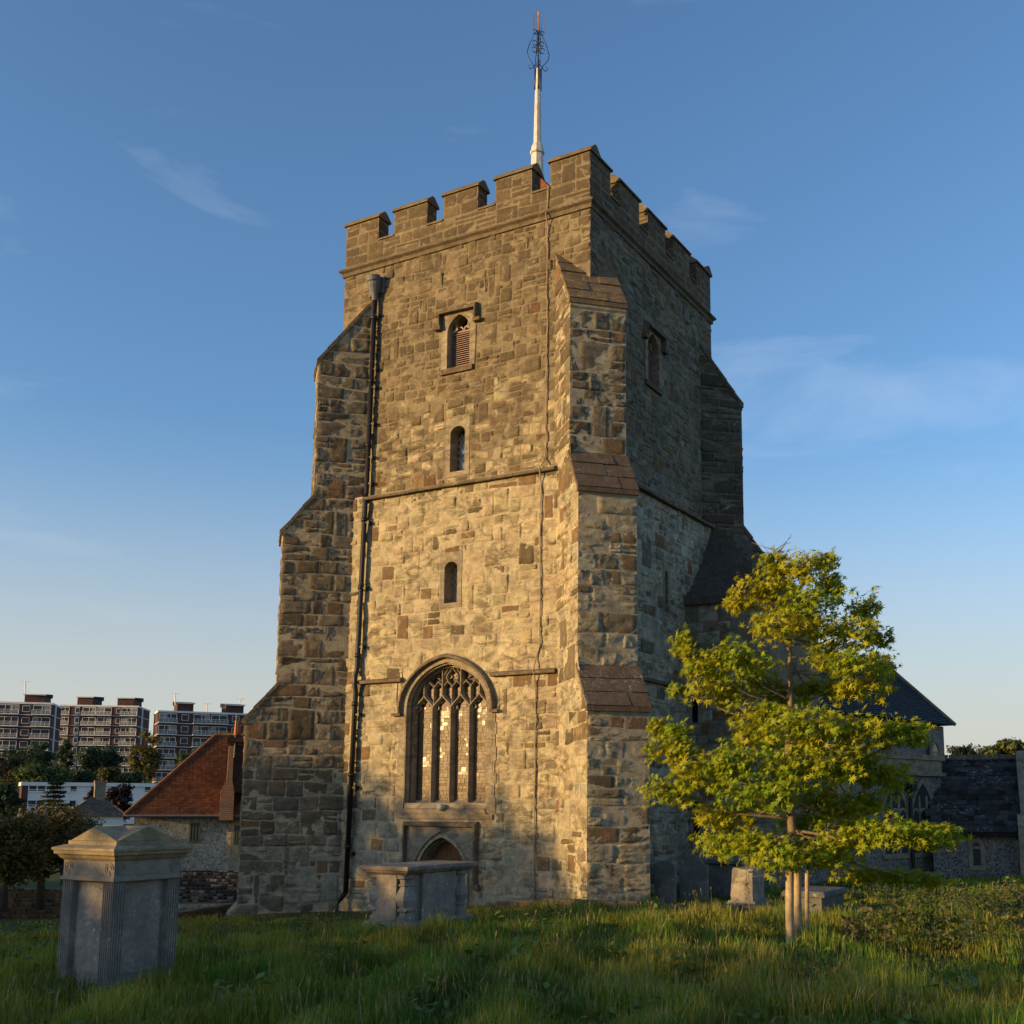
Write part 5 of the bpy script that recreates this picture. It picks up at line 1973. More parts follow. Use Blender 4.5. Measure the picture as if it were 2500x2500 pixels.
def blob_tree(name, base, height, crown_w, crown_h, cols, label, n=2600, leaf=0.35, seed=1, cat='tree', group=None, trunk=True, squash=1.0, lobes=26, shape=None, trans='foliage'):
    """tree with trunk, limbs and a crown of leaf faces in many clumps"""
    rg = np.random.default_rng(seed)
    base = np.array(base, float)
    root = empty(name, base, label, cat, group)
    cz = height - crown_h / 2
    m_ = MB()
    top = base + np.array((rg.normal(0, .03) * crown_w, rg.normal(0, .03) * crown_w, height * 0.85))
    r_ = max(0.05, crown_w * 0.035)
    m_.tube([base - np.array((0, 0, .3)), base + (top - base) * 0.35 + rg.normal(0, crown_w * .015, 3), base + (top - base) * 0.65, top], [r_ * 1.2, r_, r_ * 0.6, r_ * 0.15], 7)
    Cn = []
    for k in range(lobes):
        e_ = noise_dir(1, rg)[0]
        rr = rg.random() ** 0.3
        z_ = e_[2] * rr
        wz = 1.0 if shape is None else shape(z_)
        c_ = base + np.array((e_[0] * rr * crown_w * 0.40 * wz, e_[1] * rr * crown_w * 0.40 * wz * squash, cz + z_ * crown_h * 0.42))
        Cn.append((c_, crown_w * rg.uniform(0.12, 0.2) * (0.6 + 0.4 * wz)))
        st = base + (top - base) * np.clip((c_[2] - base[2]) / (top[2] - base[2]) - 0.2, 0.25, 0.95)
        m_.tube([st, (st + c_) / 2 - np.array((0, 0, .03 * crown_h)), c_], [r_ * 0.4, r_ * 0.25, r_ * 0.06], 5)
    m_.build('trunk', M['bark_dark'], root, smooth=True)
    per = n // lobes
    P_, N_, S_, K_ = [], [], [], []
    for (c_, rd) in Cn:
        u = noise_dir(per, rg)
        rr = rg.random((per, 1)) ** 0.35
        p_ = c_ + u * rr * rd * np.array((1, 1, 0.75)) * (1 + 0.25 * np.sin(u[:, :1] * 6 + c_[0]))
        P_.append(p_)
        nn_ = u * 0.8 + np.array((0, 0, 0.5)) + rg.normal(0, 0.5, (per, 3))
        N_.append(nn_ / np.linalg.norm(nn_, axis=1, keepdims=True))
        S_.append(leaf * rg.uniform(0.6, 1.3, per))
        mixv = np.clip(rg.normal(0.5, 0.3, (per, 1)) + rg.normal(0, 0.2), 0, 1)
        K_.append((np.array(cols[0]) * (1 - mixv) + np.array(cols[1]) * mixv) * rg.uniform(0.8, 1.2, (per, 1)))
    leaf_cloud('crown', np.concatenate(P_), np.concatenate(N_), np.concatenate(S_), _qt, _qf, np.concatenate(K_), M[trans], root, rg)
    return root


# orchard trees on the left
def ground_pt(px, py, z0=-0.6):
    p = atz(px, py, z0)
    for _i in range(6):
        p = atz(px, py, float(terrain(p[0], p[1])))
    return p


oc = ((0.055, 0.062, 0.014), (0.145, 0.105, 0.026))
for k, (px, py, D_, top, wpx, lab) in enumerate(((101, 2192, 33, 1968, 175, 'small rusty-green orchard tree with pale slim trunk behind the pedestal tomb'),
                                                 (12, 2195, 31, 1985, 150, 'bushy orchard tree cut by the left edge of the picture'),
                                                 (158, 2140, 44, 1985, 150, 'dark leafy tree filling the gap beside the tall tomb cap'))):
    b = at(px, py, D_)
    tt_ = at(px, top, D_)
    h_ = tt_[2] - b[2]
    blob_tree('orchard_tree', b, h_ * 1.02, wpx / FPX * D_ * 1.25, h_ * 0.86, oc if k < 2 else ((0.03, 0.042, 0.012), (0.075, 0.07, 0.018)), lab, 9000, 0.11, 60 + k, group='orchard trees by the churchyard wall', lobes=40)


# ================================================================== WALLS ON THE LEFT
def rubble_wall(name, A, B, hgt, th, seed, label, mat='wallrough', sz=(0.14, 0.3), z_off=0.0, colr=((0.17, 0.10, 0.06), (0.22, 0.14, 0.085), (0.12, 0.075, 0.05)), zfun=None):
    A, B = np.array(A, float), np.array(B, float)
    d = (B - A)[:2]
    ln = np.linalg.norm(d)
    d = d / ln
    N_ = np.array((d[1], -d[0]))
    rg = np.random.default_rng(seed)
    root = empty(name, (A[0], A[1], A[2]), label, 'wall')
    m_ = MB()
    za, zb_ = A[2], B[2]
    P = [(A[0], A[1]), (B[0], B[1]), (B[0] - N_[0] * th, B[1] - N_[1] * th), (A[0] - N_[0] * th, A[1] - N_[1] * th)]
    zz_b = [za, zb_, zb_, za]
    m_.hexa([(p[0], p[1], z - 0.5) for p, z in zip(P, zz_b)] + [(p[0], p[1], z + hgt - 0.03) for p, z in zip(P, zz_b)])
    m_.build('core', M['mortar_dark'], root)
    v = -0.45
    pcs = []
    while v < hgt - 0.03:
        hh = min(rg.uniform(*sz) * 0.75, hgt - v)
        u = 0.0
        while u < ln - 0.05:
            wd = min(rg.uniform(*sz) * 1.25, ln - u)
            t_ = (u + wd / 2) / ln
            zl_ = za + (zb_ - za) * t_
            fr = Frame((A[0], A[1], zl_), (d[0], d[1], 0), (N_[0], N_[1], 0))
            c_ = np.array(colr[rg.integers(len(colr))]) * rg.uniform(0.7, 1.25)
            mm = MB()
            e_ = 0.012
            pr = rg.uniform(0.015, 0.05)
            q0 = [(u + e_, v + e_), (u + wd - e_, v + e_), (u + wd - e_, v + hh - e_), (u + e_, v + hh - e_)]
            q1 = [(u + e_ + .02 + rg.normal(0, .006), v + e_ + .015), (u + wd - e_ - .02, v + e_ + .015 + rg.normal(0, .006)), (u + wd - e_ - .02 + rg.normal(0, .006), v + hh - e_ - .015), (u + e_ + .02, v + hh - e_ - .015)]
            V = [fr(*q, -th * 0.5) if v + hh >= hgt - 0.02 else fr(*q, -0.02) for q in q0] + [fr(*q, pr * 0.3) for q in q0] + [fr(*q, pr) for q in q1]
            F = [(8, 9, 10, 11)] + [(i, (i + 1) % 4, 4 + (i + 1) % 4, 4 + i) for i in range(4)] + [(4 + i, 4 + (i + 1) % 4, 8 + (i + 1) % 4, 8 + i) for i in range(4)]
            pcs.append((V, F, c_))
            u += wd
        v += hh
    for V, F, c_ in pcs[:300]:
        mesh_obj('stone', V, F, M['rubble_small'], root, np.tile(c_, (len(V), 1)))
    if len(pcs) > 300:
        V_, F_, C_ = [], [], []
        for V, F, c_ in pcs[300:]:
            b0 = len(V_)
            V_ += list(V)
            F_ += [tuple(i + b0 for i in f) for f in F]
            C_ += [c_] * len(V)
        tag(mesh_obj('stones', V_, F_, M['rubble_small'], root, np.array(C_)), kind='stuff')
    return root


M['rubble_small'] = stone_mat('small_rubble', None, stain=0.4, lichen=0.3, bump=0.7)
# brown retaining wall running to the left buttress
pA, pB = at(380, 2278, 27.5), at(590, 2238, 31)
rubble_wall('retaining_wall', (pA[0], pA[1], pA[2] - 0.05), (pB[0], pB[1], pB[2] - 0.05), 0.42, 0.4, 501, 'low brown stone retaining wall between pedestal tomb and left buttress')
# rough wall behind the orchard
pA, pB = at(-60, 2200, 36), at(150, 2200, 38)
rubble_wall('churchyard_wall', (pA[0], pA[1], pA[2] - 0.05), (pB[0], pB[1], pB[2] - 0.05), 0.42, 0.4, 502, 'low tumbled stone wall behind the orchard tree trunks', colr=((0.17, 0.12, 0.07), (0.24, 0.15, 0.075), (0.1, 0.085, 0.06)))
# flint wall below the cottage
pA, pB = at(400, 2170, 43), at(620, 2172, 43)
rubble_wall('flint_wall', (pA[0], pA[1], pA[2]), (pB[0], pB[1], pB[2]), 0.66, 0.4, 503, 'dark knapped flint wall at the foot of the cottage',
            colr=((0.035, 0.035, 0.042), (0.06, 0.06, 0.07), (0.32, 0.30, 0.28), (0.20, 0.19, 0.18), (0.05, 0.045, 0.05)), sz=(0.09, 0.17))

# ================================================================== COTTAGE
ct = empty('cottage', at(450, 2128, 50), 'cottage with hipped red clay tile roof and brick chimney left of the tower', 'house')
CA_, CB_ = at(312, 1990, 49.5), at(720, 2000, 49.5)
cdv = (CB_ - CA_)[:2]
cl = np.linalg.norm(cdv)
cdv = cdv / cl
fc = Frame((CA_[0], CA_[1], 0), (cdv[0], cdv[1], 0), (cdv[1], -cdv[0], 0))
ZEC = CA_[2]
m = MB()
m.fbox(fc, 0.25, cl, -3.0, ZEC, -6.0, 0.0)
m.build('wall', M['flint_pale'], ct)
m = MB()
m.fbox(fc, 4.05, cl, -3.0, ZEC - 0.25, -1.0, 0.06)
m.build('rendered_bay', M['render_lime'], ct)
uR, zR = u_of(fc, 530, 1795)
zridge = at(530, 1795, 52.5)[2]
DEP = 6.0
# hipped roof
e0, e1 = -0.10, cl
rA, rB, rC, rD = fc(e0, ZEC, 0.35), fc(e1, ZEC, 0.35), fc(e1, ZEC, -DEP - 0.3), fc(e0, ZEC, -DEP - 0.3)
pk = at(528, 1795, 49.5 + 3.0 / abs(np.dot(fwd_h, (fc.N))))
pku = (pk - fc.O) @ fc.U
T0, T1 = fc(pku, zridge, -DEP / 2), fc(e1, zridge, -DEP / 2)
m = MB()
m.add([rA, rB, T1, T0], [(0, 1, 2, 3)])
m.add([rD, rA, T0], [(0, 1, 2)])
m.add([rC, rD, T0, T1], [(0, 1, 2, 3)])
ro = m.build('roof', M['roof_dark'], ct)


def tile_slope(A, B, TA, TB, rows, wd, seed, c0, c1, thick=0.03):
    A, B, TA, TB = [np.array(x, float) for x in (A, B, TA, TB)]
    nf = np.cross(B - A, TA - A)
    nf /= np.linalg.norm(nf)
    if nf[2] < 0:
        nf = -nf
    rg = np.random.default_rng(seed)
    V_, C_ = [], []
    for k in range(rows):
        a, b = k / rows, min(1, (k + 1.2) / rows)
        L0, R0, L1, R1 = A + (TA - A) * a, B + (TB - B) * a, A + (TA - A) * b, B + (TB - B) * b
        ln_r = np.linalg.norm(R0 - L0)
        n = max(1, int(ln_r / wd))
        s_ = (np.arange(n) + (0.5 if k % 2 else 0)) / n
        s1_ = np.minimum(s_ + 1 / n - 0.05 / n, 1)
        t_ = thick + rg.uniform(0, thick * 0.7, n)
        p0 = L0 + (R0 - L0) * s_[:, None] + nf * t_[:, None]
        p1 = L0 + (R0 - L0) * s1_[:, None] + nf * t_[:, None]
        p2 = L1 + (R1 - L1) * s1_[:, None] + nf * 0.004
        p3 = L1 + (R1 - L1) * s_[:, None] + nf * 0.004
        p4 = L0 + (R0 - L0) * s_[:, None] - nf * 0.005
        p5 = L0 + (R0 - L0) * s1_[:, None] - nf * 0.005
        V_.append(np.stack([p0, p1, p2, p3, p4, p5], 1).reshape(-1, 3))
        mv = np.clip(rg.normal(0.5, 0.28, (n, 1)), 0, 1)
        cc = (np.array(c0) * (1 - mv) + np.array(c1) * mv) * rg.uniform(0.75, 1.2, (n, 1))
        C_.append(np.repeat(cc, 6, axis=0))
    V = np.concatenate(V_)
    n = len(V) // 6
    base = (np.arange(n) * 6)[:, None]
    F = np.concatenate([base + np.array((0, 1, 2, 3)), base + np.array((4, 5, 1, 0))])
    return V, F, np.concatenate(C_)


tagc = []
for k, (a, b, ta, tb_) in enumerate(((rA, rB, T0, T1), (rD, rA, T0 + 0.001, T0))):
    V, F, C_ = tile_slope(a, b, ta, tb_, 42, 0.17, 70 + k, (0.135, 0.055, 0.032), (0.225, 0.088, 0.042), 0.022)
    tag(mesh_obj('roof_tiles', V, F, M['claytile'], ro, C_), kind='stuff')
m = MB()
m.tube([T0, T1], 0.12, 6, (0.28, 0.15, 0.05))
m.tube([rA, T0], 0.09, 6, (0.24, 0.10, 0.045))
m.build('ridge_tile', M['claytile'], ro, colors=True)
m = MB()
m.tube([fc(e0, ZEC - 0.03, 0.42), fc(4.6, ZEC - 0.03, 0.42)], 0.06, 6)
m.build('gutter', M['lead'], ct)
# chimney breast stepping up outside the wall
uC0, _z = u_of(fc, 537, 1960)
uC1, _z = u_of(fc, 570, 1960)
zc = lambda y: at(550, y, 49)[2]
m = MB()
prof = [(2002, uC0, uC1), (1932, uC0, uC1), (1905, uC0 + 0.22, uC1 - 0.10), (1820, uC0 + 0.25, uC1 - 0.10)]
rings_ = []
for (yy, a, b) in prof:
    z_ = zc(yy)
    rings_.append([fc(a, z_, 0.62), fc(b, z_, 0.62), fc(b, z_, -0.6), fc(a, z_, -0.6)])
m.loft(rings_)
ch = m.build('chimney', M['brick'], ct)
m = MB()
for k, (y0, y1, e_) in enumerate(((1820, 1812, 0.05), (1812, 1800, 0.10), (1800, 1795, 0.04))):
    z0_, z1_ = zc(y0), zc(y1)
    m.hexa([fc(uC0 + .25 - e_, z0_, 0.62 + e_), fc(uC1 + 0.75 + e_, z0_, 0.62 + e_), fc(uC1 + 0.75 + e_, z0_, -0.9), fc(uC0 + .25 - e_, z0_, -0.9),
            fc(uC0 + .25 - e_, z1_, 0.62 + e_), fc(uC1 + .75 + e_, z1_, 0.62 + e_), fc(uC1 + .75 + e_, z1_, -0.9), fc(uC0 + .25 - e_, z1_, -0.9)])
m.build('chimney_cap', M['brick_dark'], ch)
m = MB()
m.fbox(fc, uC1 - 0.10, uC1 + 0.72, zc(1935), zc(1818), -0.6, 0.58)
m.build('stack_side', M['brick_dark'], ch)
for u in (uC0 + 0.55, uC0 + 0.98):
    m = MB()
    m.tube([fc(u, zc(1796), 0.1), fc(u, zc(1782), 0.1), fc(u, zc(1762), 0.1), fc(u, zc(1758), 0.1)], [0.16, 0.14, 0.11, 0.13], 9)
    m.build('chimney_pot', M['terracotta'], ch, smooth=True)
m = MB()
for k in range(2):
    m.tube([fc(uC1 - 0.08 + 0.03 * k, zc(1850), 0.66), fc(uC1 - 0.06 + 0.03 * k, zc(1745), 0.66)], 0.02, 5)
m.build('aerial_pole', M['iron'], ch)
# cottage windows
for (x0, x1, y0, y1, mat_) in ((463, 487, 2008, 2056, 'louvre'), (571, 590, 2014, 2062, 'iron')):
    ua, za_ = u_of(fc, x0, y1)
    ub_, zb_ = u_of(fc, x1, y0)
    m = MB()
    m.fbox(fc, ua, ub_, za_, zb_, -0.05, 0.075)
    wo = m.build('window', M['glass_plain'], ct)
    m = MB()
    for q in range(4):
        uu_ = ua + (ub_ - ua) * q / 3
        m.fbox(fc, uu_ - 0.03, uu_ + 0.03, za_, zb_, 0.06, 0.10)
    for q in range(2):
        m.fbox(fc, ua, ub_, (za_, zb_ - 0.05)[q], (za_ + 0.05, zb_)[q], 0.06, 0.102)
    m.build('window_frame', plain('sage_frame_%d' % x0, (0.13, 0.14, 0.10), 0.7), wo)
# small lean-to roof against the tower side
a0_, z0_ = u_of(fc, 558, 2000)
m = MB()
m.hexa([fc(a0_, ZEC - 0.1, 0.5), fc(cl, ZEC - 0.1, 0.5), fc(cl, ZEC - 0.1, -0.5), fc(a0_, ZEC - 0.1, -0.5), fc(a0_ + 0.5, ZEC + 0.75, -0.3), fc(cl, ZEC + 0.95, -0.3), fc(cl, ZEC + 0.95, -0.5), fc(a0_ + 0.5, ZEC + 0.75, -0.5)], (0.20, 0.075, 0.035))
m.build('lean_to_roof', M['claytile'], ct, colors=True)


# ================================================================== FAR BUILDINGS
def far_frame(px, py, D_, turn):
    """wall frame whose left end is at a sight line; turn: angle from facing the camera"""
    O = at(px, py, D_)
    d = (O - CAM)[:2]
    d = d / np.linalg.norm(d)
    rgt = np.array((d[1], -d[0]))
    a = R(turn)
    U = rgt * math.cos(a) + d * math.sin(a)
    N_ = np.array((U[1], -U[0]))
    return Frame((O[0], O[1], 0), (U[0], U[1], 0), (N_[0], N_[1], 0)), O


_shared = {}


def far_part(name, parent, mat, key, make, loc, fr):
    """part that shares its mesh; geometry is built in a local frame (u, h, v) and rotated into place"""
    k = (key, mat)
    if k not in _shared:
        mb = MB()
        make(mb)
        me = bpy.data.meshes.new(name)
        me.from_pydata(mb.v, [], mb.f)
        me.update()
        me.materials.append(M[mat])
        _shared[k] = me
    o_ = bpy.data.objects.new(name, _shared[k])
    col.objects.link(o_)
    o_.parent = parent
    ang = math.atan2(fr.U[1], fr.U[0])
    if parent.get('_rot') is not None:
        o_.location = loc
    else:
        o_.location = np.array(loc) - ORG[parent]
        o_.rotation_euler = (0, 0, ang)
    ORG[o_] = np.array(loc, float)
    return o_


def flat_block(label, px0, px1, px2, ytop, D_, turn, bays, storeys, sh, depth, pents, seed, side_right=True, dark='brick_far'):
    fr, O = far_frame(px0, ytop, D_, turn)
    rg = np.random.default_rng(seed)
    ztop = O[2]
    zb_ = ztop - storeys * sh - 0.5
    root = empty('apartment_block', (O[0], O[1], zb_ - 3.0), label, 'apartment block', 'blocks of flats on the hillside')
    def width_to(base, axis, px):
        """length along a horizontal axis until it stands on the sight line through px"""
        q = np.cross(ray(px, 1700), ray(px, 1900))
        return float(((CAM - base) @ q) / (np.array((axis[0], axis[1], 0.0)) @ q))
    tot = width_to(O, fr.U, px1)
    k = tot / sum(b[0] for b in bays)
    if px2:
        depth = width_to(fr(tot, O[2], 0), -fr.N, px2)
    m_ = MB()
    m_.fbox(fr, 0, tot, zb_ - 4, ztop - 0.35, -depth, -0.02)
    m_.build('wall', M[dark], root)
    m_ = MB()
    m_.fbox(fr, -0.15, tot + 0.15, ztop - 0.45, ztop, -depth - 0.15, 0.25)
    m_.build('roof_fascia', M['concrete_far'], root)
    for s_ in range(1, storeys + 1):
        m_ = MB()
        z_ = ztop - s_ * sh
        m_.fbox(fr, -0.1, tot + 0.1, z_ - 0.24, z_ - 0.10, -depth - 0.1, 0.06)
        m_.build('floor_band', M['concrete_far'], root)
    ang = math.atan2(fr.U[1], fr.U[0])
    u = 0.0
    for (wpx, typ) in bays:
        wd = wpx * k
        for s_ in range(storeys):
            z_ = ztop - 0.45 - (s_ + 1) * sh + 0.35
            if typ == 'B':
                # glazed front behind a balcony
                gl_w = wd - 0.5
                loc = fr(u + wd / 2, z_, 0.0)
                o_ = far_part('window', root, 'glass_far', ('g', round(gl_w, 2), sh), lambda mb: mb.box((-gl_w / 2, -0.04, 0.25), (gl_w / 2, 0.02, sh - 0.55)), loc, fr)
                nb = max(2, int(gl_w / 1.3))

                def frame(mb):
                    for q in range(nb + 1):
                        x = -gl_w / 2 + gl_w * q / nb
                        mb.box((x - 0.05, -0.12, 0.25), (x + 0.05, -0.03, sh - 0.55))
                    mb.box((-gl_w / 2, -0.11, sh - 0.68), (gl_w / 2, -0.035, sh - 0.55))
                far_part('window_frame', root, 'white_far', ('f', round(gl_w, 2), sh), frame, loc, fr)
                if rg.random() < 0.5:
                    cw = gl_w * rg.choice([0.3, 0.45])
                    side_ = rg.choice([-1, 1])

                    def curt(mb):
                        mb.box((-cw / 2, -0.06, 0.3), (cw / 2, -0.042, sh - 0.6))
                    far_part('curtain', root, 'rail_far', ('c', round(cw, 2), sh), curt, fr(u + wd / 2 + side_ * (gl_w - cw) / 2 * 0.9, z_, 0.0), fr)

                def balc(mb):
                    mb.box((-wd / 2 + 0.08, -1.25, -0.10), (wd / 2 - 0.08, -0.03, 0.12))
                    mb.box((-wd / 2 + 0.08, -1.27, 1.02), (wd / 2 - 0.08, -1.19, 1.10))
                    for q in range(5):
                        x = -wd / 2 + 0.12 + (wd - 0.24) * q / 4
                        mb.box((x - 0.04, -1.26, 0.14), (x + 0.04, -1.2, 1.02))
                far_part('balcony', root, 'concrete_far', ('b', round(wd, 2), sh), balc, loc, fr)

                def rail(mb):
                    mb.box((-wd / 2 + 0.14, -1.235, 0.3), (wd / 2 - 0.14, -1.215, 0.8))
                far_part('balcony_rail', root, 'rail_far', ('r', round(wd, 2), sh), rail, loc, fr)
            elif typ in ('W', 'S'):
                if typ == 'S':
                    def pan(mb):
                        mb.box((-wd / 2 + 0.1, -0.12, -0.25), (wd / 2 - 0.1, 0.0, sh - 0.32))
                    far_part('stair_panel', root, 'blue_far', ('s', round(wd, 2), sh), pan, fr(u + wd / 2, z_, 0.0), fr)
                ww = min(1.5, wd * 0.6)
                zo = 0.75
                off = 0.12 if typ == 'S' else 0.0

                def wf(mb):
                    mb.box((-ww / 2 - 0.1, -0.10 - off, zo - 0.1), (ww / 2 + 0.1, -0.02 - off, zo + 1.35))

                def wg(mb):
                    mb.box((-ww / 2, -0.125 - off, zo), (ww / 2, -0.09 - off, zo + 1.25))
                far_part('window_frame', root, 'white_far', ('wf', round(ww, 2), off), wf, fr(u + wd / 2, z_, 0.0), fr)
                far_part('window', root, 'glass_far', ('wg', round(ww, 2), off), wg, fr(u + wd / 2, z_, 0.0), fr)
        u += wd
    # side wall with two drain pipes
    m_ = MB()
    for q in (0.3, 0.36):
        x = -depth * q
        P = fr(tot + 0.12, 0, x)
        m_.tube([fr(tot + 0.12, ztop - 0.4, x), fr(tot + 0.12, zb_, x)], 0.16, 5)
    m_.build('drainpipe', M['concrete_far'], root)
    for (p0, p1, hpx) in pents:
        u0, u1 = (p0 - px0) * k, (p1 - px0) * k
        hh = hpx * D_ / FPX
        m_ = MB()
        m_.fbox(fr, u0, u1, ztop - 0.1, ztop + hh * 0.72, -depth * 0.7, -0.4)
        po = m_.build('lift_house', M[dark], root)
        m_ = MB()
        m_.hexa([fr(u0 - 0.3, ztop + hh * 0.72, 0.0), fr(u1 + 0.3, ztop + hh * 0.72, 0.0), fr(u1 + 0.3, ztop + hh * 0.72, -depth * 0.75), fr(u0 - 0.3, ztop + hh * 0.72, -depth * 0.75),
                 fr(u0 - 0.3, ztop + hh * 0.8, 0.0), fr(u1 + 0.3, ztop + hh * 0.8, 0.0), fr(u1 + 0.3, ztop + hh * 1.1, -depth * 0.75), fr(u0 - 0.3, ztop + hh * 1.1, -depth * 0.75)])
        m_.build('lift_house_roof', M['roof_dark'], root)
        m_ = MB()
        m_.fbox(fr, u0 - 0.32, u1 + 0.32, ztop + hh * 0.70, ztop + hh * 0.80, -0.1, 0.05)
        m_.build('lift_house_fascia', M['concrete_far'], root)
    return root, fr, ztop, k


b1, f1_, z1_, k1 = flat_block('brown brick block of flats cut by the left edge with glazed balconies', -22, 128, 150, 1712, 295, -12,
                              [(72, 'B'), (30, 'W'), (48, 'B')], 6, 2.80, 11, [(58, 107, 23)], 71)
b2, f2_, z2_, k2 = flat_block('middle brown brick block of flats with blue stair column and two roof houses', 148, 338, 366, 1720, 345, -15,
                              [(24, 'B'), (11, 'X'), (14, 'S'), (4, 'X'), (36, 'B'), (38, 'B'), (8, 'X'), (13, 'W'), (42, 'B')], 8, 2.80, 13, [(187, 224, 24), (285, 325, 23)], 72)
b3, f3_, z3_, k3 = flat_block('dark brick block of flats nearest the tower with white framed balconies', 387, 640, None, 1734, 285, 5,
                              [(45, 'B'), (35, 'W'), (42, 'B'), (42, 'B'), (36, 'W'), (46, 'B')], 7, 2.80, 11, [(430, 468, 25), (545, 588, 25)], 73)
# rooftop aerials
m = MB()
for (px, y0, y1, D_) in ((62, 1710, 1664, 295), (428, 1722, 1693, 285), (505, 1738, 1718, 285), (587, 1715, 1706, 285)):
    a, b = at(px, y0, D_), at(px, y1, D_)
    m = MB()
    m.tube([a, b], 0.14, 5)
    m.tube([b - right_h * 0.9, b + right_h * 0.9], 0.1, 4)
    m.build('roof_aerial', M['concrete_far'], {62: b1, 428: b3, 505: b3, 587: b3}[px])

# long white block
wb_f, wbO = far_frame(55, 1909, 190, 2)
wh = empty('white_apartment_row', wbO - np.array((0, 0, 7.5)), 'long white rendered two-storey building with flat roof below the flats', 'building')
k_ = 190 / FPX
tot = 380 * k_
zt_ = wbO[2]
m = MB()
m.fbox(wb_f, 0.0, tot, zt_ - 8.5, zt_ - 0.5, -9, 0)
m.build('wall', M['white_far'], wh)
m = MB()
m.fbox(wb_f, -0.2, tot, zt_ - 0.55, zt_, -9.2, 0.35)
m.build('roof_fascia', M['white_far'], wh)
m = MB()
m.fbox(wb_f, -0.05, 12 * k_, zt_ - 8.5, zt_ - 0.56, -8.9, 0.06)
m.build('brick_end', M['brick_far'], wh)
m = MB()
m.fbox(wb_f, 0.2, tot - 0.1, zt_, zt_ + 0.05, -9.0, 0.15)
m.build('roof', M['roof_dark'], wh)
for (px, wpx) in ((69, 32), (110, 15), (152, 13), (194, 13), (238, 13), (308, 13), (348, 13)):
    for row, (y0, y1) in enumerate(((1917, 1930), (1949, 1963))):
        u0, u1 = (px - 55) * k_, (px + wpx - 55) * k_
        za_, zb_ = zt_ - (y1 - 1909) * k_, zt_ - (y0 - 1909) * k_
        m = MB()
        m.fbox(wb_f, u0, u1, za_, zb_, -0.05, 0.09)
        wo = m.build('window', M['glass_far'], wh)
        m = MB()
        e_ = 0.1
        m.fbox(wb_f, u0 - e_, u0 + 0.02, za_ - e_, zb_ + e_, 0, 0.14)
        m.fbox(wb_f, u1 - 0.02, u1 + e_, za_ - e_, zb_ + e_, 0, 0.14)
        m.fbox(wb_f, u0 + .02, u1 - .02, za_ - e_, za_ + 0.12, 0, 0.135)
        m.fbox(wb_f, u0 + .02, u1 - .02, za_ + 0.28, za_ + 0.36, 0, 0.132)
        if wpx > 20:
            m.fbox(wb_f, (u0 + u1) / 2 - 0.08, (u0 + u1) / 2 + 0.08, za_, zb_, 0, 0.137)
        m.build('window_frame', M['white_far'], wo)

# grey-roofed house with chimney
hp = at(225, 1946, 96)
house = empty('hipped_house', at(225, 2010, 96), 'house with grey-brown pyramid tile roof and stout chimney below the white block', 'house')
hf, hO = far_frame(150, 1993, 93, 3)
kk = 93 / FPX
wdt = 138 * kk
ze_ = hO[2]
hpk = hp[2]
m = MB()
m.fbox(hf, 0.3, wdt - 0.3, ze_ - 4, ze_, -wdt * 0.9, -0.3)
m.build('wall', M['white_far'], house)
m = MB()
c0, c1 = 66 * kk, 88 * kk
P = [hf(0, ze_, 0), hf(wdt, ze_, 0), hf(wdt, ze_, -wdt), hf(0, ze_, -wdt), hf(c0, hpk, -wdt * 0.45), hf(c1, hpk, -wdt * 0.55)]
m.add(P, [(0, 1, 5, 4), (1, 2, 5), (2, 3, 4, 5), (3, 0, 4)])
hro = m.build('roof', M['roof_dark'], house)
for k, (a, b, c_, d_) in enumerate(((0, 1, 4, 5), (1, 2, 5, 5), (3, 0, 4, 4))):
    V, F, C_ = tile_slope(P[a], P[b], np.array(P[c_]), np.array(P[d_]) + 1e-3, 22, 0.25, 80 + k, (0.17, 0.13, 0.10), (0.23, 0.18, 0.14), 0.03)
    tag(mesh_obj('roof_tiles', V, F, M['claytile'], hro, C_), kind='stuff')
m = MB()
m.fbox(hf, 69 * kk, 92 * kk, hpk - 1.2, hpk + 1.0, -wdt * 0.62, -wdt * 0.42)
hch = m.build('chimney', M['dressed'], house)
m = MB()
m.fbox(hf, 68 * kk, 93 * kk, hpk + 1.0, hpk + 1.25, -wdt * 0.63, -wdt * 0.41)
m.build('chimney_cap', M['brick'], hch)
m = MB()
m.tube([hf(80 * kk, hpk + 1.2, -wdt * 0.5), hf(80 * kk, hpk + 2.6, -wdt * 0.5)], 0.03, 4)
m.tube([hf(76 * kk, hpk + 2.4, -wdt * 0.5), hf(85 * kk, hpk + 2.4, -wdt * 0.5)], 0.02, 4)
m.build('aerial', M['iron'], hch)
m = MB()
m.tube([hf(0, ze_, 0.02), hf(c0, hpk, -wdt * 0.45)], 0.06, 5, (0.15, 0.12, 0.08))
m.tube([hf(wdt, ze_, 0.02), hf(c1, hpk, -wdt * 0.55)], 0.06, 5, (0.17, 0.13, 0.07))
m.build('hip_tile', M['claytile'], hro, colors=True)


# trees round the far buildings
def far_tree(px, ybase, ytop, wpx, D_, cols, label, seed, n=2600, leaf=0.55, name='tree', shape=None, lobes=34):
    b = at(px, ybase, D_)
    t_ = at(px, ytop, D_)
    h_ = t_[2] - b[2]
    b[2] -= 1.0
    return blob_tree(name, b, h_ + 1.0, wpx / FPX * D_ * 1.22, h_ * 1.05, cols, label, int(n * 1.7), leaf, seed, group='trees below the flats', lobes=lobes, shape=shape)


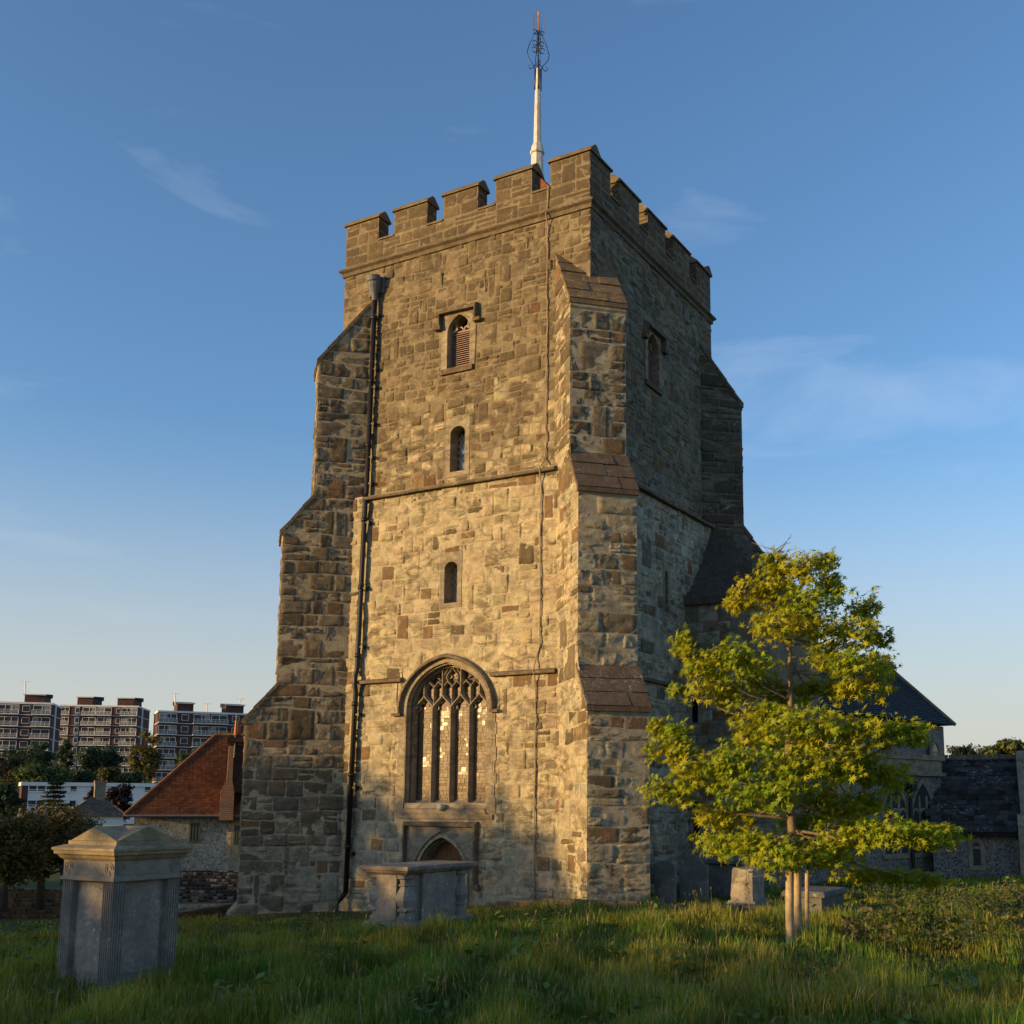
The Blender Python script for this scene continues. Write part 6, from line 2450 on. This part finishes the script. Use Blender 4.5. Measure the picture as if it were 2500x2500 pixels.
dg = ((0.020, 0.042, 0.020), (0.052, 0.082, 0.030))
mg = ((0.040, 0.070, 0.020), (0.085, 0.115, 0.030))
og = ((0.050, 0.052, 0.012), (0.115, 0.095, 0.022))
far_tree(60, 1955, 1812, 110, 230, dg, 'dark bushy tree in front of the left-hand flats', 201, 4200)
far_tree(92, 1900, 1808, 55, 232, mg, 'brighter green tree top against the left-hand flats', 206, 2200)
far_tree(190, 1912, 1884, 60, 222, dg, 'dark low bushes at the foot of the middle flats', 213, 2200)
far_tree(310, 1912, 1888, 60, 226, dg, 'dark shrubs under the right end of the middle flats', 214, 2200)
far_tree(15, 1960, 1822, 60, 225, ((0.035, 0.032, 0.02), (0.07, 0.06, 0.035)), 'thin brownish tree at the left edge below the flats', 202, 1500)
far_tree(105, 1912, 1868, 100, 215, mg, 'low spreading mid-green tree above the white building', 203, 3000)
far_tree(240, 1890, 1812, 78, 235, dg, 'round dark green tree in front of the middle flats', 204, 3200)
far_tree(157, 1890, 1800, 34, 250, dg, 'narrow dark tree between left and middle flats', 205, 1600)
far_tree(262, 1912, 1872, 50, 212, og, 'small yellow-green tree above the white building roof', 207, 1800)
far_tree(352, 1910, 1775, 62, 270, og, 'tall autumn-tinted tree between middle and right-hand flats', 208, 3600)
far_tree(470, 1905, 1818, 70, 200, mg, 'green tree peeping over the red cottage roof', 209, 2400)
far_tree(295, 2000, 1908, 62, 130, ((0.018, 0.008, 0.010), (0.042, 0.018, 0.020)), 'dark copper-leaved tree before the white building', 210, 3200, 0.3)
far_tree(225, 1975, 1928, 30, 132, ((0.018, 0.008, 0.010), (0.042, 0.018, 0.020)), 'low copper-leaved bush left of the house chimney', 211, 900, 0.28)
far_tree(8, 2000, 1905, 62, 120, dg, 'dark bushy tree at left edge beside the white building end', 212, 3000, 0.4)
# cedar-like conifer
b = at(131, 2005, 105)
t_ = at(131, 1908, 105)
con = empty('cedar_tree', b, 'layered dark cedar standing before the white building', 'tree', 'trees below the flats')
m = MB()
m.tube([b - np.array((0, 0, 1)), t_], [0.16, 0.02], 6)
rg = np.random.default_rng(33)
P_, N_, K_ = [], [], []
for k in range(7):
    z_ = b[2] + (t_[2] - b[2]) * (0.30 + 0.11 * k)
    rr = (1.65 - 0.20 * k)
    for j in range(7):
        a = rg.uniform(0, 6.28)
        e_ = np.array((b[0] + math.cos(a) * rr * rg.uniform(.6, 1), b[1] + math.sin(a) * rr * rg.uniform(.6, 1), z_ - 0.05))
        m.tube([(b[0], b[1], z_), e_], [0.05, 0.015], 4)
        n_ = 55
        q_ = np.array((b[0], b[1], z_)) + (e_ - np.array((b[0], b[1], z_))) * rg.uniform(0.25, 1.05, (n_, 1)) + rg.normal(0, 1, (n_, 3)) * np.array((.2, .2, .06))
        P_.append(q_)
        nn_ = np.array((0, 0, 1.0)) + rg.normal(0, .35, (n_, 3))
        N_.append(nn_ / np.linalg.norm(nn_, axis=1, keepdims=True))
        K_.append(np.array((0.022, 0.034, 0.014)) * rg.uniform(.6, 1.7, (n_, 1)))
m.build('trunk', M['bark_dark'], con)
P_ = np.concatenate(P_)
leaf_cloud('crown', P_, np.concatenate(N_), np.full(len(P_), 0.3), _qt, _qf, np.concatenate(K_), M['foliage'], con, rg)
# trees beyond the vestry
far_tree(2470, 1880, 1806, 90, 75, ((0.05, 0.075, 0.02), (0.11, 0.12, 0.03)), 'sunlit green tree beyond the vestry roof at right edge', 221, 3000, 0.28)
far_tree(2350, 1880, 1812, 60, 240, ((0.02, 0.035, 0.016), (0.05, 0.06, 0.03)), 'distant dark tree on the skyline between church and vestry', 222, 2000, 0.6)
far_tree(2400, 1880, 1828, 110, 250, ((0.018, 0.034, 0.02), (0.035, 0.055, 0.03)), 'low distant green hedge line beyond the vestry roof', 223, 2500, 0.7)

# belt of trees out of the picture on the sunny side; its shade lies over the churchyard
rg = np.random.default_rng(91)
belt_P, belt_N, belt_S, belt_K = [], [], [], []
perp = np.array((-SUN_H[1], SUN_H[0]))     # along the belt
if perp[0] < 0:
    perp = -perp
nb_ = 44000
ss = rg.uniform(-44, 32, nb_)
hs_ = np.interp(ss, (-44, -26, -22, -20.6, -18, -12, -8.5, -6.6, -5.0, -2, 0.6, 2.2, 4, 8, 11, 14, 17, 22, 32), (7.2, 7.0, 6.6, 5.5, 5.6, 5.8, 5.9, 6.5, 8.9, 9.2, 8.8, 7.75, 7.05, 7.05, 6.86, 6.86, 7.3, 7.45, 7.6))
hs_ = hs_ + 0.35 * fnoise(ss, 0 * ss, 61, 1.3, 3)
tt_ = rg.normal(0, 3.2, nb_)
zb2 = (hs_ - 0.95 + rg.normal(0, 0.30, nb_)) * (1 - rg.random(nb_) ** 1.5)
bc = np.array((XC, 0.0)) + SUN_H * 41.0
belt_P = [np.stack([bc[0] + perp[0] * ss + SUN_H[0] * tt_, bc[1] + perp[1] * ss + SUN_H[1] * tt_, zb2 - 0.3], -1)]
nn_ = rg.normal(0, 1, (nb_, 3))
belt_N = [nn_ / np.linalg.norm(nn_, axis=1, keepdims=True)]
belt_S = [rg.uniform(0.35, 0.7, nb_)]
belt_K = [np.array((0.03, 0.05, 0.015)) * rg.uniform(.6, 1.5, (nb_, 1))]
leaf_cloud('tree_belt', np.concatenate(belt_P), np.concatenate(belt_N), np.concatenate(belt_S), _qt, _qf, np.concatenate(belt_K), M['foliage'], None, rg)


# ================================================================== GRASS AND WEEDS
def blocked(x, y):
    b = (x > -W - 0.3) & (x < 0.3) & (y > -0.3) & (y < W)
    for (cx_, cy_, d) in ((-W, 0, (-S2, -S2)), (0, 0, (S2, -S2))):
        o_ = (x - cx_) * d[0] + (y - cy_) * d[1]
        a_ = -(x - cx_) * d[1] + (y - cy_) * d[0]
        b |= (o_ > -1) & (o_ < 2.28) & (np.abs(a_) < BT + 0.03)
    b |= (x > tx0 - 0.08) & (x < tx1 + 0.08) & (y > ty0 - 0.08) & (y < ty1 + 0.08)
    b |= (x > cx0 - 0.03) & (x < cx1 + 0.03) & (y > cy0 - 0.03) & (y < cy1 + 0.03)
    b |= (x > 0.1) & (x < 2.5) & (y > TY0) & (y < TY1)
    return b


def grass(name, n, dmin, dmax, h0, h1, wid, seed, power=0.5):
    rg = np.random.default_rng(seed)
    head = rg.uniform(R(-66), R(4), n)
    dist = (dmin ** power + (dmax ** power - dmin ** power) * rg.random(n)) ** (1 / power)
    x = CAM[0] + np.sin(head) * dist
    y = CAM[1] + np.cos(head) * dist
    ok = ~blocked(x, y)
    x, y, dist = x[ok], y[ok], dist[ok]
    n = len(x)
    # tufts: pull roots together and make tall and short patches
    tu_ = np.sign(fnoise(x, y, 11, 0.45, 3)) * np.abs(fnoise(x, y, 11, 0.45, 3)) ** 0.8
    big = fnoise(x, y, 12, 2.2, 3)
    H = (h0 + (h1 - h0) * np.clip(0.42 + 0.55 * tu_ + 0.40 * big, 0.02, 1.35)) * rg.uniform(0.6, 1.25, n)
    path = np.clip(1.4 - np.abs(y + 1.6 + 0.03 * x) / 1.2, 0, 1)
    H = H * (1 - 0.45 * path)
    H = H * (1 - 0.55 * np.exp(-((x + 5.0) / 4.5) ** 2) * np.exp(-((y + 5.5) / 4.5) ** 2))
    near_wall = (y > -2.2)
    H = np.where(near_wall, H * 0.55, H)
    z = terrain(x, y) - 0.02
    a = rg.uniform(0, 2 * math.pi, n)
    lean = rg.normal(0, 0.22, n) + 0.2 * fnoise(x, y, 14, 1.2, 2)
    bend = rg.uniform(0.1, 0.75, n)
    dx, dy = np.cos(a), np.sin(a)
    wx, wy = -dy, dx
    wv = wid * rg.uniform(0.6, 1.4, n) * (0.6 + 0.4 * dist / 14)
    root = np.stack([x, y, z], -1)
    Wv = np.stack([wx, wy, 0 * wx], -1) * wv[:, None]
    Dv = np.stack([dx, dy, 0 * dx], -1)
    mid = root + Dv * (H * (0.15 * bend + 0.2 * lean))[:, None] + np.array((0, 0, 1.0)) * (H * 0.58)[:, None]
    tip = root + Dv * (H * (0.62 * bend + 0.4 * lean))[:, None] + np.array((0, 0, 1.0)) * (H * (1.0 - 0.22 * bend))[:, None]
    V = np.stack([root - Wv, root + Wv, mid + Wv * 0.75, mid - Wv * 0.75, tip], 1).reshape(-1, 3)
    b = (np.arange(n) * 5)[:, None]
    T = np.concatenate([b + np.array((0, 1, 2)), b + np.array((0, 2, 3)), b + np.array((3, 2, 4))])
    gcol = np.clip(0.5 + 0.6 * fnoise(x, y, 15, 1.6, 3) + rg.normal(0, 0.25, n), 0, 1)[:, None]
    c = np.array((0.095, 0.195, 0.020)) * (1 - gcol) + np.array((0.28, 0.275, 0.034)) * gcol
    c = c * (0.85 + 0.35 * np.clip(fnoise(x, y, 19, 0.8, 3), -1, 1))[:, None]
    dry = (rg.random(n) < 0.05 + 0.10 * np.clip(fnoise(x, y, 16, 2.5, 2), 0, 1) + 0.30 * path)[:, None]
    c = np.where(dry, np.array((0.38, 0.28, 0.13)), c) * rg.uniform(0.7, 1.25, (n, 1))
    o_ = mesh_obj(name, V, T, M['grass'], None, np.repeat(c, 5, axis=0))
    tag(o_, 'long uneven meadow grass over the churchyard', None, None, 'stuff')
    return o_


grass("grass", 290000, 6.0, 34, 0.055, 0.33, 0.0064, 21, 0.35)
grass('grass', 26000, 30, 60, 0.10, 0.30, 0.02, 22, 1.2)

# taller flowering stalks with seed heads among the grass
rg = np.random.default_rng(29)
n_ = 1500
head = rg.uniform(R(-60), R(-4), n_)
dist = rg.uniform(8.5, 24, n_)
x = CAM[0] + np.sin(head) * dist
y = CAM[1] + np.cos(head) * dist
ok = ~blocked(x, y) & (fnoise(x, y, 51, 1.5, 3) > 0.0)
x, y = x[ok], y[ok]
n_ = len(x)
z = terrain(x, y)
H_ = rg.uniform(0.26, 0.48, n_)
a_ = rg.uniform(0, 6.28, n_)
ln = rg.uniform(0.02, 0.16, n_)
base_p = np.stack([x, y, z - 0.02], -1)
dv = np.stack([np.cos(a_), np.sin(a_), 0 * a_], -1)
wv_ = np.stack([-np.sin(a_), np.cos(a_), 0 * a_], -1)
midp = base_p + dv * (ln * 0.35)[:, None] + np.array((0, 0, 1.0)) * (H_ * 0.6)[:, None]
tipp = base_p + dv * ln[:, None] + np.array((0, 0, 1.0)) * H_[:, None]
headb = midp + (tipp - midp) * 0.62
V = np.stack([base_p - wv_ * .0025, base_p + wv_ * .0025, midp + wv_ * .002, midp - wv_ * .002, headb + wv_ * .002, headb - wv_ * .002,
              (headb + tipp) / 2 + wv_ * .009, (headb + tipp) / 2 - wv_ * .009, tipp + wv_ * .002, tipp - wv_ * .002], 1).reshape(-1, 3)
b_ = (np.arange(n_) * 10)[:, None]
Fq = np.concatenate([b_ + np.array(q) for q in ((0, 1, 2, 3), (3, 2, 4, 5), (5, 4, 6, 7), (7, 6, 8, 9))])
ck = np.array((0.19, 0.17, 0.07)) * rg.uniform(0.6, 1.3, (n_, 1)) + np.array((0.06, 0.02, 0.02)) * rg.random((n_, 1))
tag(mesh_obj('grass_stalks', V, Fq, M['grass'], None, np.repeat(ck, 10, axis=0)), 'thin flowering grass stalks standing above the meadow', None, None, 'stuff')

# weeds (nettles, docks) on the right
rg = np.random.default_rng(27)
n_ = 520
head = rg.uniform(R(-15.5), R(-3.5), n_)
dist = rg.uniform(14.5, 26, n_)
x = CAM[0] + np.sin(head) * dist
y = CAM[1] + np.cos(head) * dist
kp = (fnoise(x, y, 41, 1.8, 3) + 0.25 * (head - R(-12)) * 10) > -0.15
x, y = x[kp], y[kp]
wm = MB()
WP, WN, WS, WK = [], [], [], []
for xx, yy in zip(x, y):
    z_ = float(ground(xx, yy))
    h_ = rg.uniform(0.18, 0.42)
    tipp = np.array((xx + rg.normal(0, .07), yy + rg.normal(0, .07), z_ + h_))
    wm.tube([(xx, yy, z_ - .05), tipp], [0.006, 0.003], 3)
    nl = rg.integers(16, 30)
    t_ = rg.uniform(0.25, 1.0, (nl, 1))
    q_ = np.array((xx, yy, z_)) * (1 - t_) + tipp * t_ + rg.normal(0, 0.055, (nl, 3)) * np.array((1, 1, .4))
    WP.append(q_)
    nn_ = np.array((0, 0, .8)) + rg.normal(0, .5, (nl, 3))
    WN.append(nn_ / np.linalg.norm(nn_, axis=1, keepdims=True))
    WS.append(rg.uniform(0.05, 0.11, nl))
    tint = rg.random()
    base_c = np.array((0.085, 0.115, 0.025)) if tint < 0.8 else (np.array((0.18, 0.13, 0.08)) if tint < 0.87 else np.array((0.14, 0.15, 0.04)))
    WK.append(base_c * rg.uniform(.65, 1.35, (nl, 1)))
# broad-leaved weeds scattered through the turf
n_ = 420
head = rg.uniform(R(-58), R(-6), n_)
dist = rg.uniform(8, 22, n_)
x2_ = CAM[0] + np.sin(head) * dist
y2_ = CAM[1] + np.cos(head) * dist
kp = ~blocked(x2_, y2_) & (fnoise(x2_, y2_, 43, 1.1, 3) > 0.1)
for xx, yy in zip(x2_[kp], y2_[kp]):
    z_ = float(ground(xx, yy))
    nl = rg.integers(8, 16)
    h_ = rg.uniform(0.10, 0.22)
    q_ = np.array((xx, yy, z_ + h_ * 0.7)) + rg.normal(0, 1, (nl, 3)) * np.array((0.10, 0.10, h_ * 0.3))
    WP.append(q_)
    nn_ = np.array((0, 0, 1.0)) + rg.normal(0, .4, (nl, 3))
    WN.append(nn_ / np.linalg.norm(nn_, axis=1, keepdims=True))
    WS.append(rg.uniform(0.07, 0.15, nl))
    WK.append(np.array((0.10, 0.17, 0.03)) * rg.uniform(.6, 1.3, (nl, 1)))
weeds = empty('weed_patch', (float(x.mean()), float(y.mean()), 0.2))
tag(weeds, 'patch of nettles and dock among the grass at right', None, None, 'stuff')
tag(wm.build('stem', M['bark_dark'], weeds), kind='stuff')
leaf_cloud('leaf', np.concatenate(WP), np.concatenate(WN), np.concatenate(WS), _qt, _qf, np.concatenate(WK), M['weed'], weeds, rg)
# a lone tall sapling weed left of the maple
sp = atz(1838, 2262, 0.22)
sap = empty('sapling', sp, 'thin wispy sapling with few leaves left of the maple stakes', 'plant')
rg = np.random.default_rng(64)
m = MB()
stp = [sp - np.array((0, 0, .1)), sp + np.array((-0.06, 0, 0.35)), sp + np.array((-0.10, 0.02, 0.75)), sp + np.array((-0.08, 0.02, 1.15))]
m.tube(stp, [0.009, 0.008, 0.006, 0.003], 5)
SP_ = []
for k in range(15):
    t_ = rg.uniform(0.25, 1.0)
    b = stp[1] + (stp[3] - stp[1]) * t_
    e_ = b + rg.normal(0, 0.16, 3) * np.array((1, 1, 0.5)) + np.array((0, 0, 0.06))
    m.tube([b, e_], [0.004, 0.002], 4)
    for q in range(4):
        SP_.append(b + (e_ - b) * rg.uniform(0.5, 1.1) + rg.normal(0, 0.02, 3))
m.build('stem', M['bark'], sap)
SP_ = np.array(SP_)
nn_ = rg.normal(0, 0.6, SP_.shape) + np.array((0, 0, 0.7))
leaf_cloud('leaves', SP_, nn_ / np.linalg.norm(nn_, axis=1, keepdims=True), rg.uniform(0.04, 0.08, len(SP_)), _qt, _qf, np.array((0.15, 0.17, 0.03)) * rg.uniform(.7, 1.3, (len(SP_), 1)), M['foliage'], sap, rg)
# round white lamp on the sill of the big window
lp = f0(WC - 0.02, 2.05, 0.10)
m = MB()
m.loft([ngon(lp[0], lp[1], lp[2] + z, r_, 12) for z, r_ in ((-0.08, 0.02), (-0.065, 0.055), (-0.03, 0.085), (0.015, 0.092), (0.055, 0.075), (0.08, 0.035), (0.085, 0.01))])
o = m.build('bulkhead_lamp', M['lamp_white'], None, smooth=True, origin=lp)
tag(o, 'round white lamp fixed at the centre of the big window sill', 'lamp')
